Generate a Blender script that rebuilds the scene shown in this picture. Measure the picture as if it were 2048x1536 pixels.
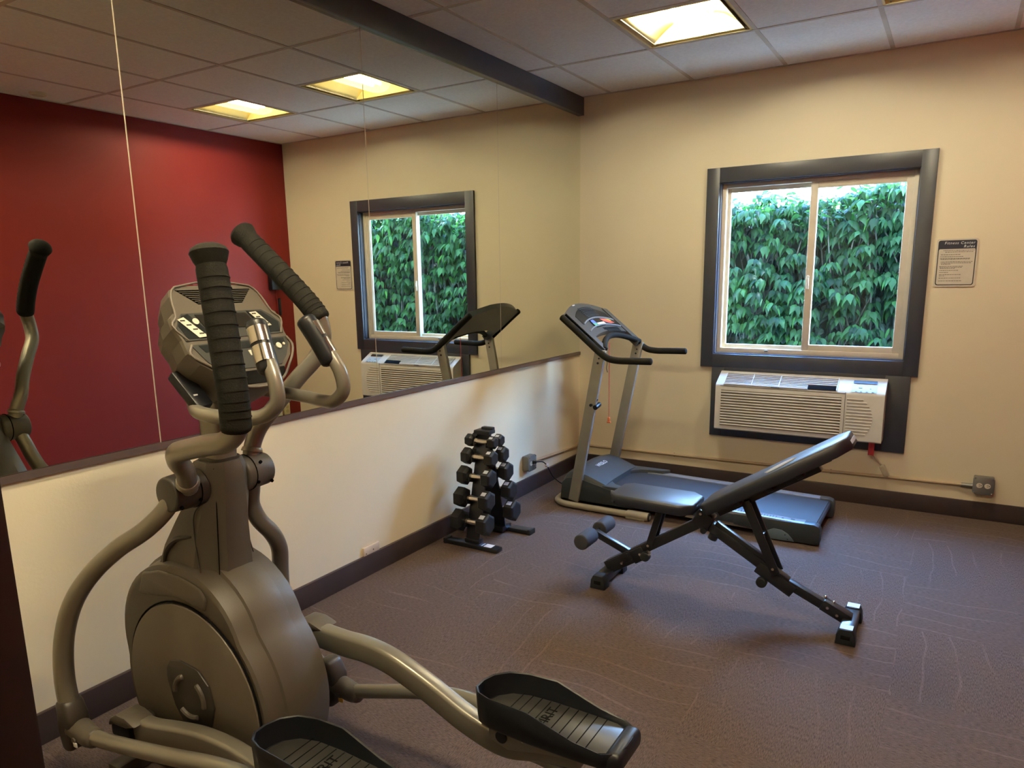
import bpy, bmesh, math, random
from mathutils import Vector, Matrix

random.seed(7)
for _o in list(bpy.data.objects):
    bpy.data.objects.remove(_o, do_unlink=True)
S = bpy.context.scene
COL = S.collection
T = 0.6096                       # ceiling grid module (2 ft)
H = 2.841                        # ceiling height
RX = 3.228                       # red wall
YF = -4.92                       # wall with the doorway the photo is taken from

# ------------------------------------------------------------------ camera, sky, exposure
cam_data = bpy.data.cameras.new('camera')
cam = bpy.data.objects.new('camera', cam_data)
COL.objects.link(cam)
_r = Vector((0.85234734, 0.52273469, -0.01588884))
_u = Vector((-0.08895218, 0.17484636, 0.98056935))
_f = Vector((-0.51535572, 0.83437233, -0.19552823))
M = Matrix((( _r.x, _u.x, -_f.x, 2.52456), (_r.y, _u.y, -_f.y, -5.24437), (_r.z, _u.z, -_f.z, 1.53888), (0, 0, 0, 1)))
cam.matrix_world = M
cam_data.sensor_fit = 'HORIZONTAL'
cam_data.sensor_width = 36.0
cam_data.lens = 36.0 * 1450.0 / 2048.0
cam_data.shift_x = 13.926 / 2048.0
cam_data.shift_y = 74.537 / 2048.0
cam_data.clip_start = 0.02
S.camera = cam

W = bpy.data.worlds.new('sky'); S.world = W; W.use_nodes = True
wn = W.node_tree.nodes; wl = W.node_tree.links
bg = wn['Background']
wtc = wn.new('ShaderNodeTexCoord'); wsep = wn.new('ShaderNodeSeparateXYZ'); wr = wn.new('ShaderNodeValToRGB')
wl.new(wtc.outputs['Generated'], wsep.inputs[0]); wl.new(wsep.outputs['Z'], wr.inputs[0]); wl.new(wr.outputs[0], bg.inputs['Color'])
wr.color_ramp.elements[0].position = 0.0; wr.color_ramp.elements[0].color = (0.80, 0.90, 1.0, 1)
wr.color_ramp.elements[1].position = 0.7; wr.color_ramp.elements[1].color = (0.22, 0.48, 1.0, 1)
bg.inputs['Strength'].default_value = 80.0

sun_d = bpy.data.lights.new('sun', 'SUN'); sun_d.energy = 25.0; sun_d.angle = math.radians(2); sun_d.color = (1.0, 0.95, 0.82)
sun = bpy.data.objects.new('sun', sun_d); COL.objects.link(sun)
sun.rotation_euler = Vector((-.60, -.12, -.79)).to_track_quat('-Z', 'Y').to_euler()

S.view_settings.view_transform = 'Standard'; S.view_settings.look = 'None'
S.view_settings.gamma = 1.0; S.view_settings.use_curve_mapping = False
S.view_settings.exposure = 0.0
TUBE_EMIT = 520.0
S.cycles.max_bounces = 10
S.cycles.diffuse_bounces = 6
S.cycles.glossy_bounces = 5
S.cycles.transparent_max_bounces = 16
S.cycles.sample_clamp_indirect = 6.0
S.cycles.use_denoising = True
S.cycles.caustics_reflective = False
S.cycles.caustics_refractive = False

# ------------------------------------------------------------------ materials
MATS = {}
def mat(name, col, rough=0.5, metal=0.0, emit=None, es=0.0, var=0.06, vscale=12.0, bump=0.0, bscale=200.0, spec=0.5, coat=0.0):
    if name in MATS: return MATS[name]
    m = bpy.data.materials.new(name); m.use_nodes = True
    nt = m.node_tree; b = nt.nodes['Principled BSDF']
    b.inputs['Roughness'].default_value = rough; b.inputs['Metallic'].default_value = metal
    b.inputs['Specular IOR Level'].default_value = spec
    b.inputs['Coat Weight'].default_value = coat
    tc = nt.nodes.new('ShaderNodeTexCoord'); no = nt.nodes.new('ShaderNodeTexNoise')
    no.inputs['Scale'].default_value = vscale; no.inputs['Detail'].default_value = 3
    nt.links.new(tc.outputs['Object'], no.inputs['Vector'])
    mr = nt.nodes.new('ShaderNodeMapRange'); nt.links.new(no.outputs['Fac'], mr.inputs['Value'])
    mr.inputs['From Min'].default_value = .3; mr.inputs['From Max'].default_value = .7
    mr.inputs['To Min'].default_value = 1 - var; mr.inputs['To Max'].default_value = 1 + var
    mx = nt.nodes.new('ShaderNodeVectorMath'); mx.operation = 'SCALE'
    mx.inputs[0].default_value = col[:3]; nt.links.new(mr.outputs[0], mx.inputs['Scale'])
    nt.links.new(mx.outputs[0], b.inputs['Base Color'])
    if bump:
        n2 = nt.nodes.new('ShaderNodeTexNoise'); n2.inputs['Scale'].default_value = bscale; n2.inputs['Detail'].default_value = 4
        nt.links.new(tc.outputs['Object'], n2.inputs['Vector'])
        bp = nt.nodes.new('ShaderNodeBump'); bp.inputs['Strength'].default_value = bump; bp.inputs['Distance'].default_value = .002
        nt.links.new(n2.outputs['Fac'], bp.inputs['Height']); nt.links.new(bp.outputs[0], b.inputs['Normal'])
    if emit:
        b.inputs['Emission Color'].default_value = (*emit, 1); b.inputs['Emission Strength'].default_value = es
    MATS[name] = m
    return m

paint = mat('cream_paint', (0.76, 0.665, 0.465), .55, var=.03, vscale=1.5, bump=.25, bscale=90)
redp = mat('red_paint', (0.165, 0.015, 0.012), .55, spec=.15, var=.05, vscale=1.2, bump=.2, bscale=90)
tile_m = mat('ceiling_tile', (0.87, 0.88, 0.87), .9, var=.05, vscale=60, bump=.5, bscale=260)
tbar_m = mat('ceiling_tbar', (0.56, 0.52, 0.46), .6)
trim_m = mat('dark_brown_trim', (0.044, 0.030, 0.031), .38, var=.1)
casing_m = mat('charcoal_casing', (0.036, 0.039, 0.052), .38, var=.08)
jamb_m = mat('dark_jamb', (0.014, 0.005, 0.0035), .45)
chan_m = mat('mirror_channel', (0.20, 0.15, 0.14), .3, metal=.6)
vinyl = mat('beige_vinyl', (0.62, 0.55, 0.43), .4)
grey_gun = mat('champagne_tube', (0.25, 0.23, 0.185), .30, metal=.45, var=.03)
shell_m = mat('taupe_shell', (0.090, 0.076, 0.058), .42, var=.05, bump=.15, bscale=500)
shell_l = mat('taupe_disc', (0.125, 0.104, 0.078), .5, var=.04, bump=.15, bscale=500)
shell_d = mat('dark_taupe', (0.036, 0.030, 0.024), .40)
foam = mat('black_foam', (0.0095, 0.009, 0.0075), .8, spec=.15, bump=.5, bscale=300)
rubber = mat('black_rubber', (0.011, 0.012, 0.014), .5, spec=.3, bump=.2)
blackp = mat('black_plastic', (0.009, 0.010, 0.013), .36, spec=.3)
blackm = mat('black_powder_steel', (0.009, 0.010, 0.013), .30, coat=.15)
chrome = mat('chrome', (0.75, 0.72, 0.66), .18, metal=1.0)
vinylpad = mat('black_vinyl_pad', (0.013, 0.016, 0.024), .44, bump=.12, bscale=400, spec=.7)
stitch_m = mat('stitch', (0.04, 0.045, 0.06), .6)
white_p = mat('white_plastic', (0.66, 0.64, 0.58), .38)
white_d = mat('white_print', (0.75, 0.75, 0.74), .6)
darkhole = mat('dark_cavity', (0.004, 0.004, 0.0045), .9, spec=.03)
pal_l = mat('pale_overlay', (0.62, 0.60, 0.46), .5)
greyo = mat('grey_overlay', (0.042, 0.043, 0.040), .5, spec=.2)
darko = mat('dark_overlay', (0.008, 0.010, 0.011), .4, spec=.2)
lcd_m = mat('lcd', (0.012, 0.011, 0.009), .3, spec=.25)
tm_grey = mat('treadmill_grey_steel', (0.27, 0.255, 0.21), .42, metal=.25)
tm_tan = mat('treadmill_tan_tube', (0.34, 0.30, 0.22), .42, metal=.2)
tm_hood = mat('treadmill_hood', (0.050, 0.053, 0.053), .5, spec=.3, bump=.1)
tm_dark = mat('treadmill_dark', (0.022, 0.027, 0.028), .45)
tm_rail = mat('treadmill_rail', (0.20, 0.215, 0.235), .30)
tm_belt = mat('treadmill_belt', (0.030, 0.031, 0.034), .62, spec=.35, bump=.3, bscale=600)
tm_con = mat('treadmill_console', (0.045, 0.050, 0.050), .38)
bluegrey = mat('blue_grey_cover', (0.10, 0.14, 0.17), .35)
galv = mat('galvanised_box', (0.24, 0.235, 0.21), .42, metal=.6)
red_tag = mat('red_tag', (0.55, 0.045, 0.05), .5)
orange_m = mat('orange_clip', (0.65, 0.16, 0.05), .5)
ink = mat('ink', (0.02, 0.02, 0.025), .6)
navy = mat('sign_navy', (0.012, 0.014, 0.03), .5)
signw = mat('sign_white', (0.62, 0.56, 0.45), .5)
sticker = mat('pale_sticker', (0.55, 0.58, 0.62), .45)
foam_dim = mat('grey_foam_roller', (0.030, 0.030, 0.036), .8, bump=.4, bscale=400)
hexm = mat('black_hex_rubber', (0.010, 0.010, 0.011), .55, spec=.3, bump=.15)
green_b = mat('green_print', (0.12, 0.42, 0.25), .5)
blue_b = mat('blue_print', (0.10, 0.16, 0.55), .5)
red_b = mat('red_print', (0.65, 0.12, 0.08), .5)
yellow_b = mat('yellow_print', (0.75, 0.50, 0.05), .5)
tan_p = mat('beige_plug', (0.50, 0.43, 0.30), .45)
outside_m = mat('pale_concrete_ground', (0.66, 0.66, 0.66), .9)
troffer = mat('troffer_enamel', (0.86, 0.74, 0.36), .5, var=.01)
tube_m = mat('lamp_tube_glow', (1, 1, 1), .5, emit=(1.0, 0.905, 0.69), es=TUBE_EMIT)
tube_rear = mat('lamp_tube_glow_rear', (1, 1, 1), .5, emit=(1.0, 0.87, 0.62), es=TUBE_EMIT * 1.9)  # stronger glow for the two added, unseen rear fixtures

# mirror silvering
mirror_m = bpy.data.materials.new('mirror_silver'); mirror_m.use_nodes = True
nb = mirror_m.node_tree.nodes['Principled BSDF']
nb.inputs['Base Color'].default_value = (0.90, 0.92, 0.80, 1); nb.inputs['Metallic'].default_value = 1; nb.inputs['Roughness'].default_value = 0.0
mirror_edge = mat('mirror_edge', (0.60, 0.55, 0.42), .25)

# window glass: faint reflection, and a blue tint that paints in the outdoor haze
glass_m = bpy.data.materials.new('window_glass'); glass_m.use_nodes = True
nt = glass_m.node_tree; nt.nodes.clear()
out = nt.nodes.new('ShaderNodeOutputMaterial'); mixs = nt.nodes.new('ShaderNodeMixShader'); fr = nt.nodes.new('ShaderNodeFresnel')
tr = nt.nodes.new('ShaderNodeBsdfTransparent'); gl = nt.nodes.new('ShaderNodeBsdfGlossy'); gl.inputs['Roughness'].default_value = 0.02
tr.inputs['Color'].default_value = (0.84, 0.94, 1.0, 1)
fr.inputs['IOR'].default_value = 1.45
gg = nt.nodes.new('ShaderNodeNewGeometry'); ff = nt.nodes.new('ShaderNodeMath'); ff.operation = 'SUBTRACT'; ff.inputs[0].default_value = 1.0
nt.links.new(gg.outputs['Backfacing'], ff.inputs[1]); f2 = nt.nodes.new('ShaderNodeMath'); f2.operation = 'MULTIPLY'
nt.links.new(ff.outputs[0], f2.inputs[0]); nt.links.new(fr.outputs[0], f2.inputs[1])
nt.links.new(f2.outputs[0], mixs.inputs[0]); nt.links.new(tr.outputs[0], mixs.inputs[1]); nt.links.new(gl.outputs[0], mixs.inputs[2]); nt.links.new(mixs.outputs[0], out.inputs[0])

# perforated lamp basket
basket_m = bpy.data.materials.new('perforated_basket'); basket_m.use_nodes = True
nt = basket_m.node_tree; nt.nodes.clear()
out = nt.nodes.new('ShaderNodeOutputMaterial'); mixs = nt.nodes.new('ShaderNodeMixShader')
tr = nt.nodes.new('ShaderNodeBsdfTransparent'); df = nt.nodes.new('ShaderNodeBsdfDiffuse'); tl = nt.nodes.new('ShaderNodeBsdfTranslucent'); m2 = nt.nodes.new('ShaderNodeMixShader')
df.inputs['Color'].default_value = (0.72, 0.72, 0.52, 1); tl.inputs['Color'].default_value = (0.8, 0.8, 0.6, 1)
m2.inputs[0].default_value = 0.4; mixs.inputs[0].default_value = 0.5
nt.links.new(df.outputs[0], m2.inputs[1]); nt.links.new(tl.outputs[0], m2.inputs[2])
nt.links.new(tr.outputs[0], mixs.inputs[1]); nt.links.new(m2.outputs[0], mixs.inputs[2]); nt.links.new(mixs.outputs[0], out.inputs[0])

# carpet: ribbed brown squares, pale wandering vein lines whose run turns with the square
carpet = bpy.data.materials.new('brown_carpet'); carpet.use_nodes = True
nt = carpet.node_tree; N = nt.nodes.new; Lk = nt.links.new
b = nt.nodes['Principled BSDF']; b.inputs['Roughness'].default_value = .92; b.inputs['Specular IOR Level'].default_value = .15
tc = N('ShaderNodeTexCoord')
def noise(vec, scale, detail=3):
    n = N('ShaderNodeTexNoise'); n.inputs['Scale'].default_value = scale; n.inputs['Detail'].default_value = detail
    Lk(vec, n.inputs['Vector']); return n.outputs['Fac']
def mathn(op, a, bb):
    n = N('ShaderNodeMath'); n.operation = op
    for i, v in enumerate((a, bb)):
        if v is None: continue
        if isinstance(v, (int, float)): n.inputs[i].default_value = v
        else: Lk(v, n.inputs[i])
    return n.outputs[0]
def ramp(fac, stops):
    n = N('ShaderNodeValToRGB'); Lk(fac, n.inputs[0]); e = n.color_ramp.elements
    e[0].position, e[0].color = stops[0][0], (*stops[0][1], 1); e[1].position, e[1].color = stops[1][0], (*stops[1][1], 1)
    for s in stops[2:]:
        k = e.new(s[0]); k.color = (*s[1], 1)
    return n.outputs[0]
def wave(axis, scale, dist, dscale, phase):
    mp = N('ShaderNodeMapping'); mp.inputs['Location'].default_value = phase; Lk(tc.outputs['Object'], mp.inputs[0])
    w = N('ShaderNodeTexWave'); w.bands_direction = axis; w.inputs['Scale'].default_value = scale
    w.inputs['Distortion'].default_value = dist; w.inputs['Detail'].default_value = 2.0; w.inputs['Detail Scale'].default_value = dscale
    Lk(mp.outputs[0], w.inputs['Vector']); return w.outputs['Fac']
wa = wave('X', 3.0, 9.0, 0.35, (0, 0, 0)); wb = wave('Y', 2.6, 9.0, 0.4, (3, 1, 0))
chk = N('ShaderNodeTexChecker'); chk.inputs['Scale'].default_value = 1.0 / 0.61
Lk(tc.outputs['Object'], chk.inputs['Vector'])
line_a = ramp(wa, [(0.975, (0, 0, 0)), (0.998, (1, 1, 1))]); line_b = ramp(wb, [(0.965, (0, 0, 0)), (0.995, (1, 1, 1))])
mixl = N('ShaderNodeMixRGB'); Lk(chk.outputs['Fac'], mixl.inputs[0]); Lk(line_a, mixl.inputs[1]); Lk(line_b, mixl.inputs[2])
fade = ramp(noise(tc.outputs['Object'], 2.2, 2), [(0.42, (0, 0, 0)), (0.60, (1, 1, 1))])
lines = mathn('MULTIPLY', mixl.outputs[0], fade)
mpr = N('ShaderNodeMapping'); mpr.inputs['Scale'].default_value = (400, 55, 1); Lk(tc.outputs['Object'], mpr.inputs[0])
mps = N('ShaderNodeMapping'); mps.inputs['Scale'].default_value = (55, 400, 1); Lk(tc.outputs['Object'], mps.inputs[0])
ga = noise(mpr.outputs[0], 1.0, 2); gb = noise(mps.outputs[0], 1.0, 2)
mixg = N('ShaderNodeMixRGB'); Lk(chk.outputs['Fac'], mixg.inputs[0]); Lk(ga, mixg.inputs[1]); Lk(gb, mixg.inputs[2])
spk = noise(tc.outputs['Object'], 480, 2)
gsum = mathn('ADD', mathn('MULTIPLY', mixg.outputs[0], .55), mathn('MULTIPLY', spk, .45))
basec = ramp(gsum, [(0.36, (0.048, 0.031, 0.026)), (0.66, (0.160, 0.116, 0.096))])
mixc = N('ShaderNodeMixRGB'); Lk(mathn('MULTIPLY', lines, .15), mixc.inputs[0]); Lk(basec, mixc.inputs[1]); mixc.inputs[2].default_value = (0.36, 0.25, 0.20, 1)
Lk(mixc.outputs[0], b.inputs['Base Color'])
bp = N('ShaderNodeBump'); bp.inputs['Strength'].default_value = .6; bp.inputs['Distance'].default_value = .003
Lk(mathn('ADD', gsum, mathn('MULTIPLY', lines, .5)), bp.inputs['Height']); Lk(bp.outputs[0], b.inputs['Normal'])

# leaves: green differs from leaf to leaf, light passes through
leaf_m = bpy.data.materials.new('hedge_leaf'); leaf_m.use_nodes = True
nt = leaf_m.node_tree; nt.nodes.clear(); N = nt.nodes.new; Lk = nt.links.new
out = N('ShaderNodeOutputMaterial'); geo = N('ShaderNodeNewGeometry')
n = N('ShaderNodeValToRGB'); Lk(geo.outputs['Random Per Island'], n.inputs[0])
n.color_ramp.elements[0].color = (0.003, 0.012, 0.008, 1); n.color_ramp.elements[1].color = (0.017, 0.048, 0.022, 1)
pr = N('ShaderNodeBsdfPrincipled'); pr.inputs['Roughness'].default_value = .42; pr.inputs['Specular IOR Level'].default_value = .08; Lk(n.outputs[0], pr.inputs['Base Color'])
tl = N('ShaderNodeBsdfTranslucent'); vm = N('ShaderNodeVectorMath'); vm.operation = 'MULTIPLY'; vm.inputs[1].default_value = (6.0, 6.4, 2.0)
Lk(n.outputs[0], vm.inputs[0]); Lk(vm.outputs[0], tl.inputs['Color'])
ms = N('ShaderNodeMixShader'); ms.inputs[0].default_value = .4; Lk(pr.outputs[0], ms.inputs[1]); Lk(tl.outputs[0], ms.inputs[2]); Lk(ms.outputs[0], out.inputs[0])
twig = mat('hedge_twig', (0.03, 0.03, 0.022), .8)

# ------------------------------------------------------------------ mesh helpers
class MB:
    """collects shapes into one bmesh"""
    def __init__(s): s.bm = bmesh.new(); s.mi = 0
    def _mark(s, n0):
        s.bm.faces.ensure_lookup_table()
        for i in range(n0, len(s.bm.faces)): s.bm.faces[i].material_index = s.mi
    def merge(s, b2, mtx=None):
        if mtx is not None: bmesh.ops.transform(b2, matrix=mtx, verts=b2.verts)
        me = bpy.data.meshes.new('tmp'); b2.to_mesh(me); b2.free()
        n0 = len(s.bm.faces); s.bm.from_mesh(me); bpy.data.meshes.remove(me); s._mark(n0); return s
    def box(s, c, d, bev=0.0, rot=None, seg=2):
        b2 = bmesh.new(); bmesh.ops.create_cube(b2, size=1)
        bmesh.ops.scale(b2, vec=d, verts=b2.verts)
        if bev > 0:
            bmesh.ops.bevel(b2, geom=b2.edges[:], offset=min(bev, min(d) * .49), segments=seg, affect='EDGES', profile=.5)
        m = Matrix.Translation(c)
        if rot is not None: m = m @ rot
        return s.merge(b2, m)
    def span(s, lo, hi, bev=0.0):
        return s.box([(a + b_) / 2 for a, b_ in zip(lo, hi)], [abs(b_ - a) for a, b_ in zip(lo, hi)], bev)
    def bar(s, a, b_, w, h, bev=0.003, up=(0, 0, 1), ext=0):
        """box beam from a to b; w along the side, h along 'up'"""
        a = Vector(a); b_ = Vector(b_); d = (b_ - a); L = d.length + ext; d.normalize()
        sd = d.cross(Vector(up)).normalized(); u2 = sd.cross(d)
        rot = Matrix((d, sd, u2)).transposed().to_4x4()
        return s.box((a + b_) / 2, (L, w, h), bev, rot)
    def cyl(s, a, b_, r, r2=None, n=24, bev=0.0):
        a = Vector(a); b_ = Vector(b_); d = b_ - a
        b2 = bmesh.new(); bmesh.ops.create_cone(b2, cap_ends=True, segments=n, radius1=r, radius2=r if r2 is None else r2, depth=d.length)
        if bev > 0:
            es = [e for e in b2.edges if any(len(f.verts) > 4 for f in e.link_faces)]
            bmesh.ops.bevel(b2, geom=es, offset=bev, segments=3, affect='EDGES', profile=.5)
        m = Matrix.Translation((a + b_) / 2) @ d.to_track_quat('Z', 'Y').to_matrix().to_4x4()
        return s.merge(b2, m)
    def ball(s, c, r, sc=(1, 1, 1)):
        b2 = bmesh.new(); bmesh.ops.create_uvsphere(b2, u_segments=16, v_segments=10, radius=r)
        bmesh.ops.scale(b2, vec=sc, verts=b2.verts)
        return s.merge(b2, Matrix.Translation(c))
    def rings(s, rings, cap=True, closed=False):
        b2 = bmesh.new(); R = [[b2.verts.new(p) for p in r] for r in rings]
        n = len(R[0]); m = len(R)
        for i in range(m if closed else m - 1):
            for j in range(n):
                b2.faces.new((R[i][j], R[i][(j + 1) % n], R[(i + 1) % m][(j + 1) % n], R[(i + 1) % m][j]))
        if cap and not closed:
            b2.faces.new(R[0][::-1]); b2.faces.new(R[-1])
        bmesh.ops.recalc_face_normals(b2, faces=b2.faces)
        return s.merge(b2)
    def tube(s, pts, r, smooth=6, n=16, rnd=True, closed=False):
        P = crom(pts, smooth) if smooth else [Vector(p) for p in pts]
        m = len(P)
        rad = r if callable(r) else (lambda t: r)
        fr = frames(P)
        prof = []
        for i, (p, (nx, ny)) in enumerate(zip(P, fr)):
            rr = rad(i / (m - 1))
            prof.append([p + nx * math.cos(2 * math.pi * k / n) * rr + ny * math.sin(2 * math.pi * k / n) * rr for k in range(n)])
        if rnd:
            def capr(i, sgn):
                d = (P[1] - P[0]).normalized() if i == 0 else (P[-1] - P[-2]).normalized()
                c = P[i]; nx, ny = fr[i]; rr = rad(0 if i == 0 else 1); res = []
                for a in (25, 50, 72):
                    q = c + d * sgn * rr * .5 * math.sin(math.radians(a)); k2 = rr * math.cos(math.radians(a))
                    res.append([q + nx * math.cos(2 * math.pi * k / n) * k2 + ny * math.sin(2 * math.pi * k / n) * k2 for k in range(n)])
                return res
            prof = capr(0, -1)[::-1] + prof + capr(-1, 1)
        return s.rings(prof)
    def sweep(s, pts, w, h, side=(0, 1, 0), smooth=6, bev=.01):
        """rounded rectangular section swept along a path that stays square to 'side'"""
        P = crom(pts, smooth) if smooth else [Vector(p) for p in pts]
        sd = Vector(side); prof = []
        cs = []
        for cx, cz, a0 in ((w / 2 - bev, h / 2 - bev, 0), (-w / 2 + bev, h / 2 - bev, 90), (-w / 2 + bev, -h / 2 + bev, 180), (w / 2 - bev, -h / 2 + bev, 270)):
            for a in (0, 30, 60, 90): cs.append((cx + bev * math.cos(math.radians(a0 + a)), cz + bev * math.sin(math.radians(a0 + a))))
        for i, p in enumerate(P):
            d = (P[min(i + 1, len(P) - 1)] - P[max(i - 1, 0)]).normalized(); up = sd.cross(d).normalized()
            prof.append([p + sd * a + up * b_ for a, b_ in cs])
        return s.rings(prof)
    def prism(s, poly, axis, lo, hi, bev=0.0, seg=2):
        """polygon (two free coordinates in order) extruded along axis"""
        ax = 'xyz'.index(axis); fr_ = [i for i in range(3) if i != ax]
        b2 = bmesh.new(); vs = []
        for p in poly:
            c = [0, 0, 0]; c[fr_[0]], c[fr_[1]] = p; c[ax] = lo; vs.append(b2.verts.new(c))
        f = b2.faces.new(vs); ex = bmesh.ops.extrude_face_region(b2, geom=[f])
        d = [0, 0, 0]; d[ax] = hi - lo
        bmesh.ops.translate(b2, vec=d, verts=[v for v in ex['geom'] if isinstance(v, bmesh.types.BMVert)])
        bmesh.ops.recalc_face_normals(b2, faces=b2.faces)
        if bev > 0: bmesh.ops.bevel(b2, geom=b2.edges[:], offset=bev, segments=seg, affect='EDGES', profile=.5)
        return s.merge(b2)
    def plate(s, poly3, th):
        """flat polygon in space given a thickness along its normal"""
        b2 = bmesh.new(); vs = [b2.verts.new(p) for p in poly3]; f = b2.faces.new(vs); f.normal_update(); nrm = f.normal.copy()
        ex = bmesh.ops.extrude_face_region(b2, geom=[f])
        bmesh.ops.translate(b2, vec=nrm * th, verts=[v for v in ex['geom'] if isinstance(v, bmesh.types.BMVert)])
        bmesh.ops.recalc_face_normals(b2, faces=b2.faces)
        return s.merge(b2)
    def obj(s, name, mats, parent=None, sharp=35, **props):
        me = bpy.data.meshes.new(name); s.bm.to_mesh(me); s.bm.free()
        for m in (mats if isinstance(mats, (list, tuple)) else [mats]): me.materials.append(m)
        if sharp:
            me.shade_smooth(); me.set_sharp_from_angle(angle=math.radians(sharp))
        o = bpy.data.objects.new(name, me); COL.objects.link(o)
        if parent is not None: o.parent = parent
        for k, v in props.items(): o[k] = v
        return o

def crom(pts, sub):
    P = [Vector(p) for p in pts]
    if len(P) < 3:
        return [P[0].lerp(P[1], i / 2) for i in range(3)]
    Q = [P[0] * 2 - P[1]] + P + [P[-1] * 2 - P[-2]]; res = []
    for i in range(1, len(Q) - 2):
        p0, p1, p2, p3 = Q[i - 1:i + 3]
        t1 = max((p1 - p0).length, 1e-6) ** .5; t2 = t1 + max((p2 - p1).length, 1e-6) ** .5; t3 = t2 + max((p3 - p2).length, 1e-6) ** .5
        for k in range(sub):
            t = t1 + (t2 - t1) * k / sub
            a1 = p0 * ((t1 - t) / t1) + p1 * (t / t1); a2 = p1 * ((t2 - t) / (t2 - t1)) + p2 * ((t - t1) / (t2 - t1)); a3 = p2 * ((t3 - t) / (t3 - t2)) + p3 * ((t - t2) / (t3 - t2))
            b1 = a1 * ((t2 - t) / t2) + a2 * (t / t2); b2 = a2 * ((t3 - t) / (t3 - t1)) + a3 * ((t - t1) / (t3 - t1))
            res.append(b1 * ((t2 - t) / (t2 - t1)) + b2 * ((t - t1) / (t2 - t1)))
    res.append(P[-1]); return res

def frames(P):
    n = len(P); Tn = [(P[min(i + 1, n - 1)] - P[max(i - 1, 0)]).normalized() for i in range(n)]
    up = Vector((0, 0, 1)) if abs(Tn[0].z) < .9 else Vector((1, 0, 0))
    nx = Tn[0].cross(up).normalized(); res = []
    for i in range(n):
        nx = (nx - Tn[i] * nx.dot(Tn[i])).normalized(); res.append((nx, Tn[i].cross(nx)))
    return res

def thing(name, label, cat, loc=(0, 0, 0), group=None):
    o = bpy.data.objects.new(name, None); COL.objects.link(o); o.location = loc
    o.empty_display_size = .1
    o['label'] = label; o['category'] = cat
    if group: o['group'] = group
    return o

def text(body, size, origin, dx, dy, m, name, parent=None, align='LEFT', shear=0, th=.0006, spacing=1.0):
    cu = bpy.data.curves.new('txt', 'FONT'); cu.body = body; cu.size = size; cu.align_x = align; cu.shear = shear; cu.extrude = th; cu.resolution_u = 3
    cu.space_character = spacing
    o = bpy.data.objects.new('txt', cu); COL.objects.link(o)
    me = bpy.data.meshes.new_from_object(o.evaluated_get(bpy.context.evaluated_depsgraph_get()))
    bpy.data.objects.remove(o); bpy.data.curves.remove(cu)
    dx = Vector(dx).normalized(); dy = Vector(dy); dy = (dy - dx * dy.dot(dx)).normalized(); dz = dx.cross(dy)
    me.transform(Matrix.Translation(origin) @ Matrix((dx, dy, dz)).transposed().to_4x4())
    me.materials.clear(); me.materials.append(m)
    q = bpy.data.objects.new(name, me); COL.objects.link(q)
    if parent is not None: q.parent = parent
    return q

def struct(mb, name, m, parent=None, sharp=35):
    o = mb.obj(name, m, parent, sharp)
    if parent is None: o['kind'] = 'structure'
    return o

def circle(c, r, n=48, a0=0):
    return [(c[0] + r * math.cos(math.radians(a0) + 2 * math.pi * k / n), c[1] + r * math.sin(math.radians(a0) + 2 * math.pi * k / n)) for k in range(n)]

# ------------------------------------------------------------------ the room
HY = -6.7                       # end of the passage behind the camera
mb = MB(); mb.span((-.2, HY, -.1), (RX + .15, .0, 0)); struct(mb, 'floor', carpet)
mb = MB(); mb.span((-.156, HY, 0), (-.006, .15, H + .3)); struct(mb, 'wall_left', paint)
mb = MB(); mb.span((RX, HY, 0), (RX + .15, .15, H + .3)); struct(mb, 'wall_right', redp)
WX0, WX1, WZ0, WZ1 = 1.066, 2.275, .972, 2.150       # rough window opening
AX0, AX1, AZ0, AZ1 = 1.15, 2.18, .47, .84            # air conditioner sleeve
mb = MB()
mb.span((-.006, 0, 0), (WX0, .15, H + .3)); mb.span((WX1, 0, 0), (RX, .15, H + .3))
mb.span((WX0, 0, WZ1), (WX1, .15, H + .3)); mb.span((WX0, 0, 0), (WX1, .15, AZ0)); mb.span((WX0, 0, AZ1), (WX1, .15, WZ0))
struct(mb, 'wall_back', paint)
mb = MB(); mb.span((-4, 0.002, H + .302), (8, .149, 9)); mb.span((-4, .002, 0), (-.157, .149, H + .302)); mb.span((RX + .151, .002, 0), (8, .149, H + .302)); struct(mb, 'wall_sky_shade', mat('sky_shade_wall', (.55, .50, .42), .8))  # unseen high wall, added to keep sky light off the hedge face
DX0, DX1 = 1.708, 2.80
mb = MB(); mb.span((-.006, YF - .12, 0), (DX0 - .09, YF, H)); mb.span((DX1 + .09, YF - .12, 0), (RX, YF, H)); mb.span((DX0 - .09, YF - .12, 2.17), (DX1 + .09, YF, H))
struct(mb, 'wall_front', paint)
mb = MB(); mb.span((-.006, HY - .12, 0), (RX, HY, H)); struct(mb, 'wall_passage', paint)
# door frame the picture is taken through
mb = MB()
mb.span((DX0 - .09, YF - .135, 0), (DX0, YF + .015, 2.17), .004); mb.span((DX1, YF - .135, 0), (DX1 + .09, YF + .015, 2.17), .004); mb.span((DX0 - .09, YF - .135, 2.09), (DX1 + .09, YF + .015, 2.18), .004)
struct(mb, 'door_1', jamb_m)

# baseboards
BH = .1135
mb = MB(); mb.span((-.006, YF, 0), (.012, 0, BH), .003); struct(mb, 'baseboard_left', trim_m)
mb = MB(); mb.span((.012, -.014, 0), (RX, 0, BH), .003); struct(mb, 'baseboard_back', trim_m)
mb = MB(); mb.span((RX - .014, YF, 0), (RX, -.014, BH), .003); struct(mb, 'baseboard_right', trim_m)
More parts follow.
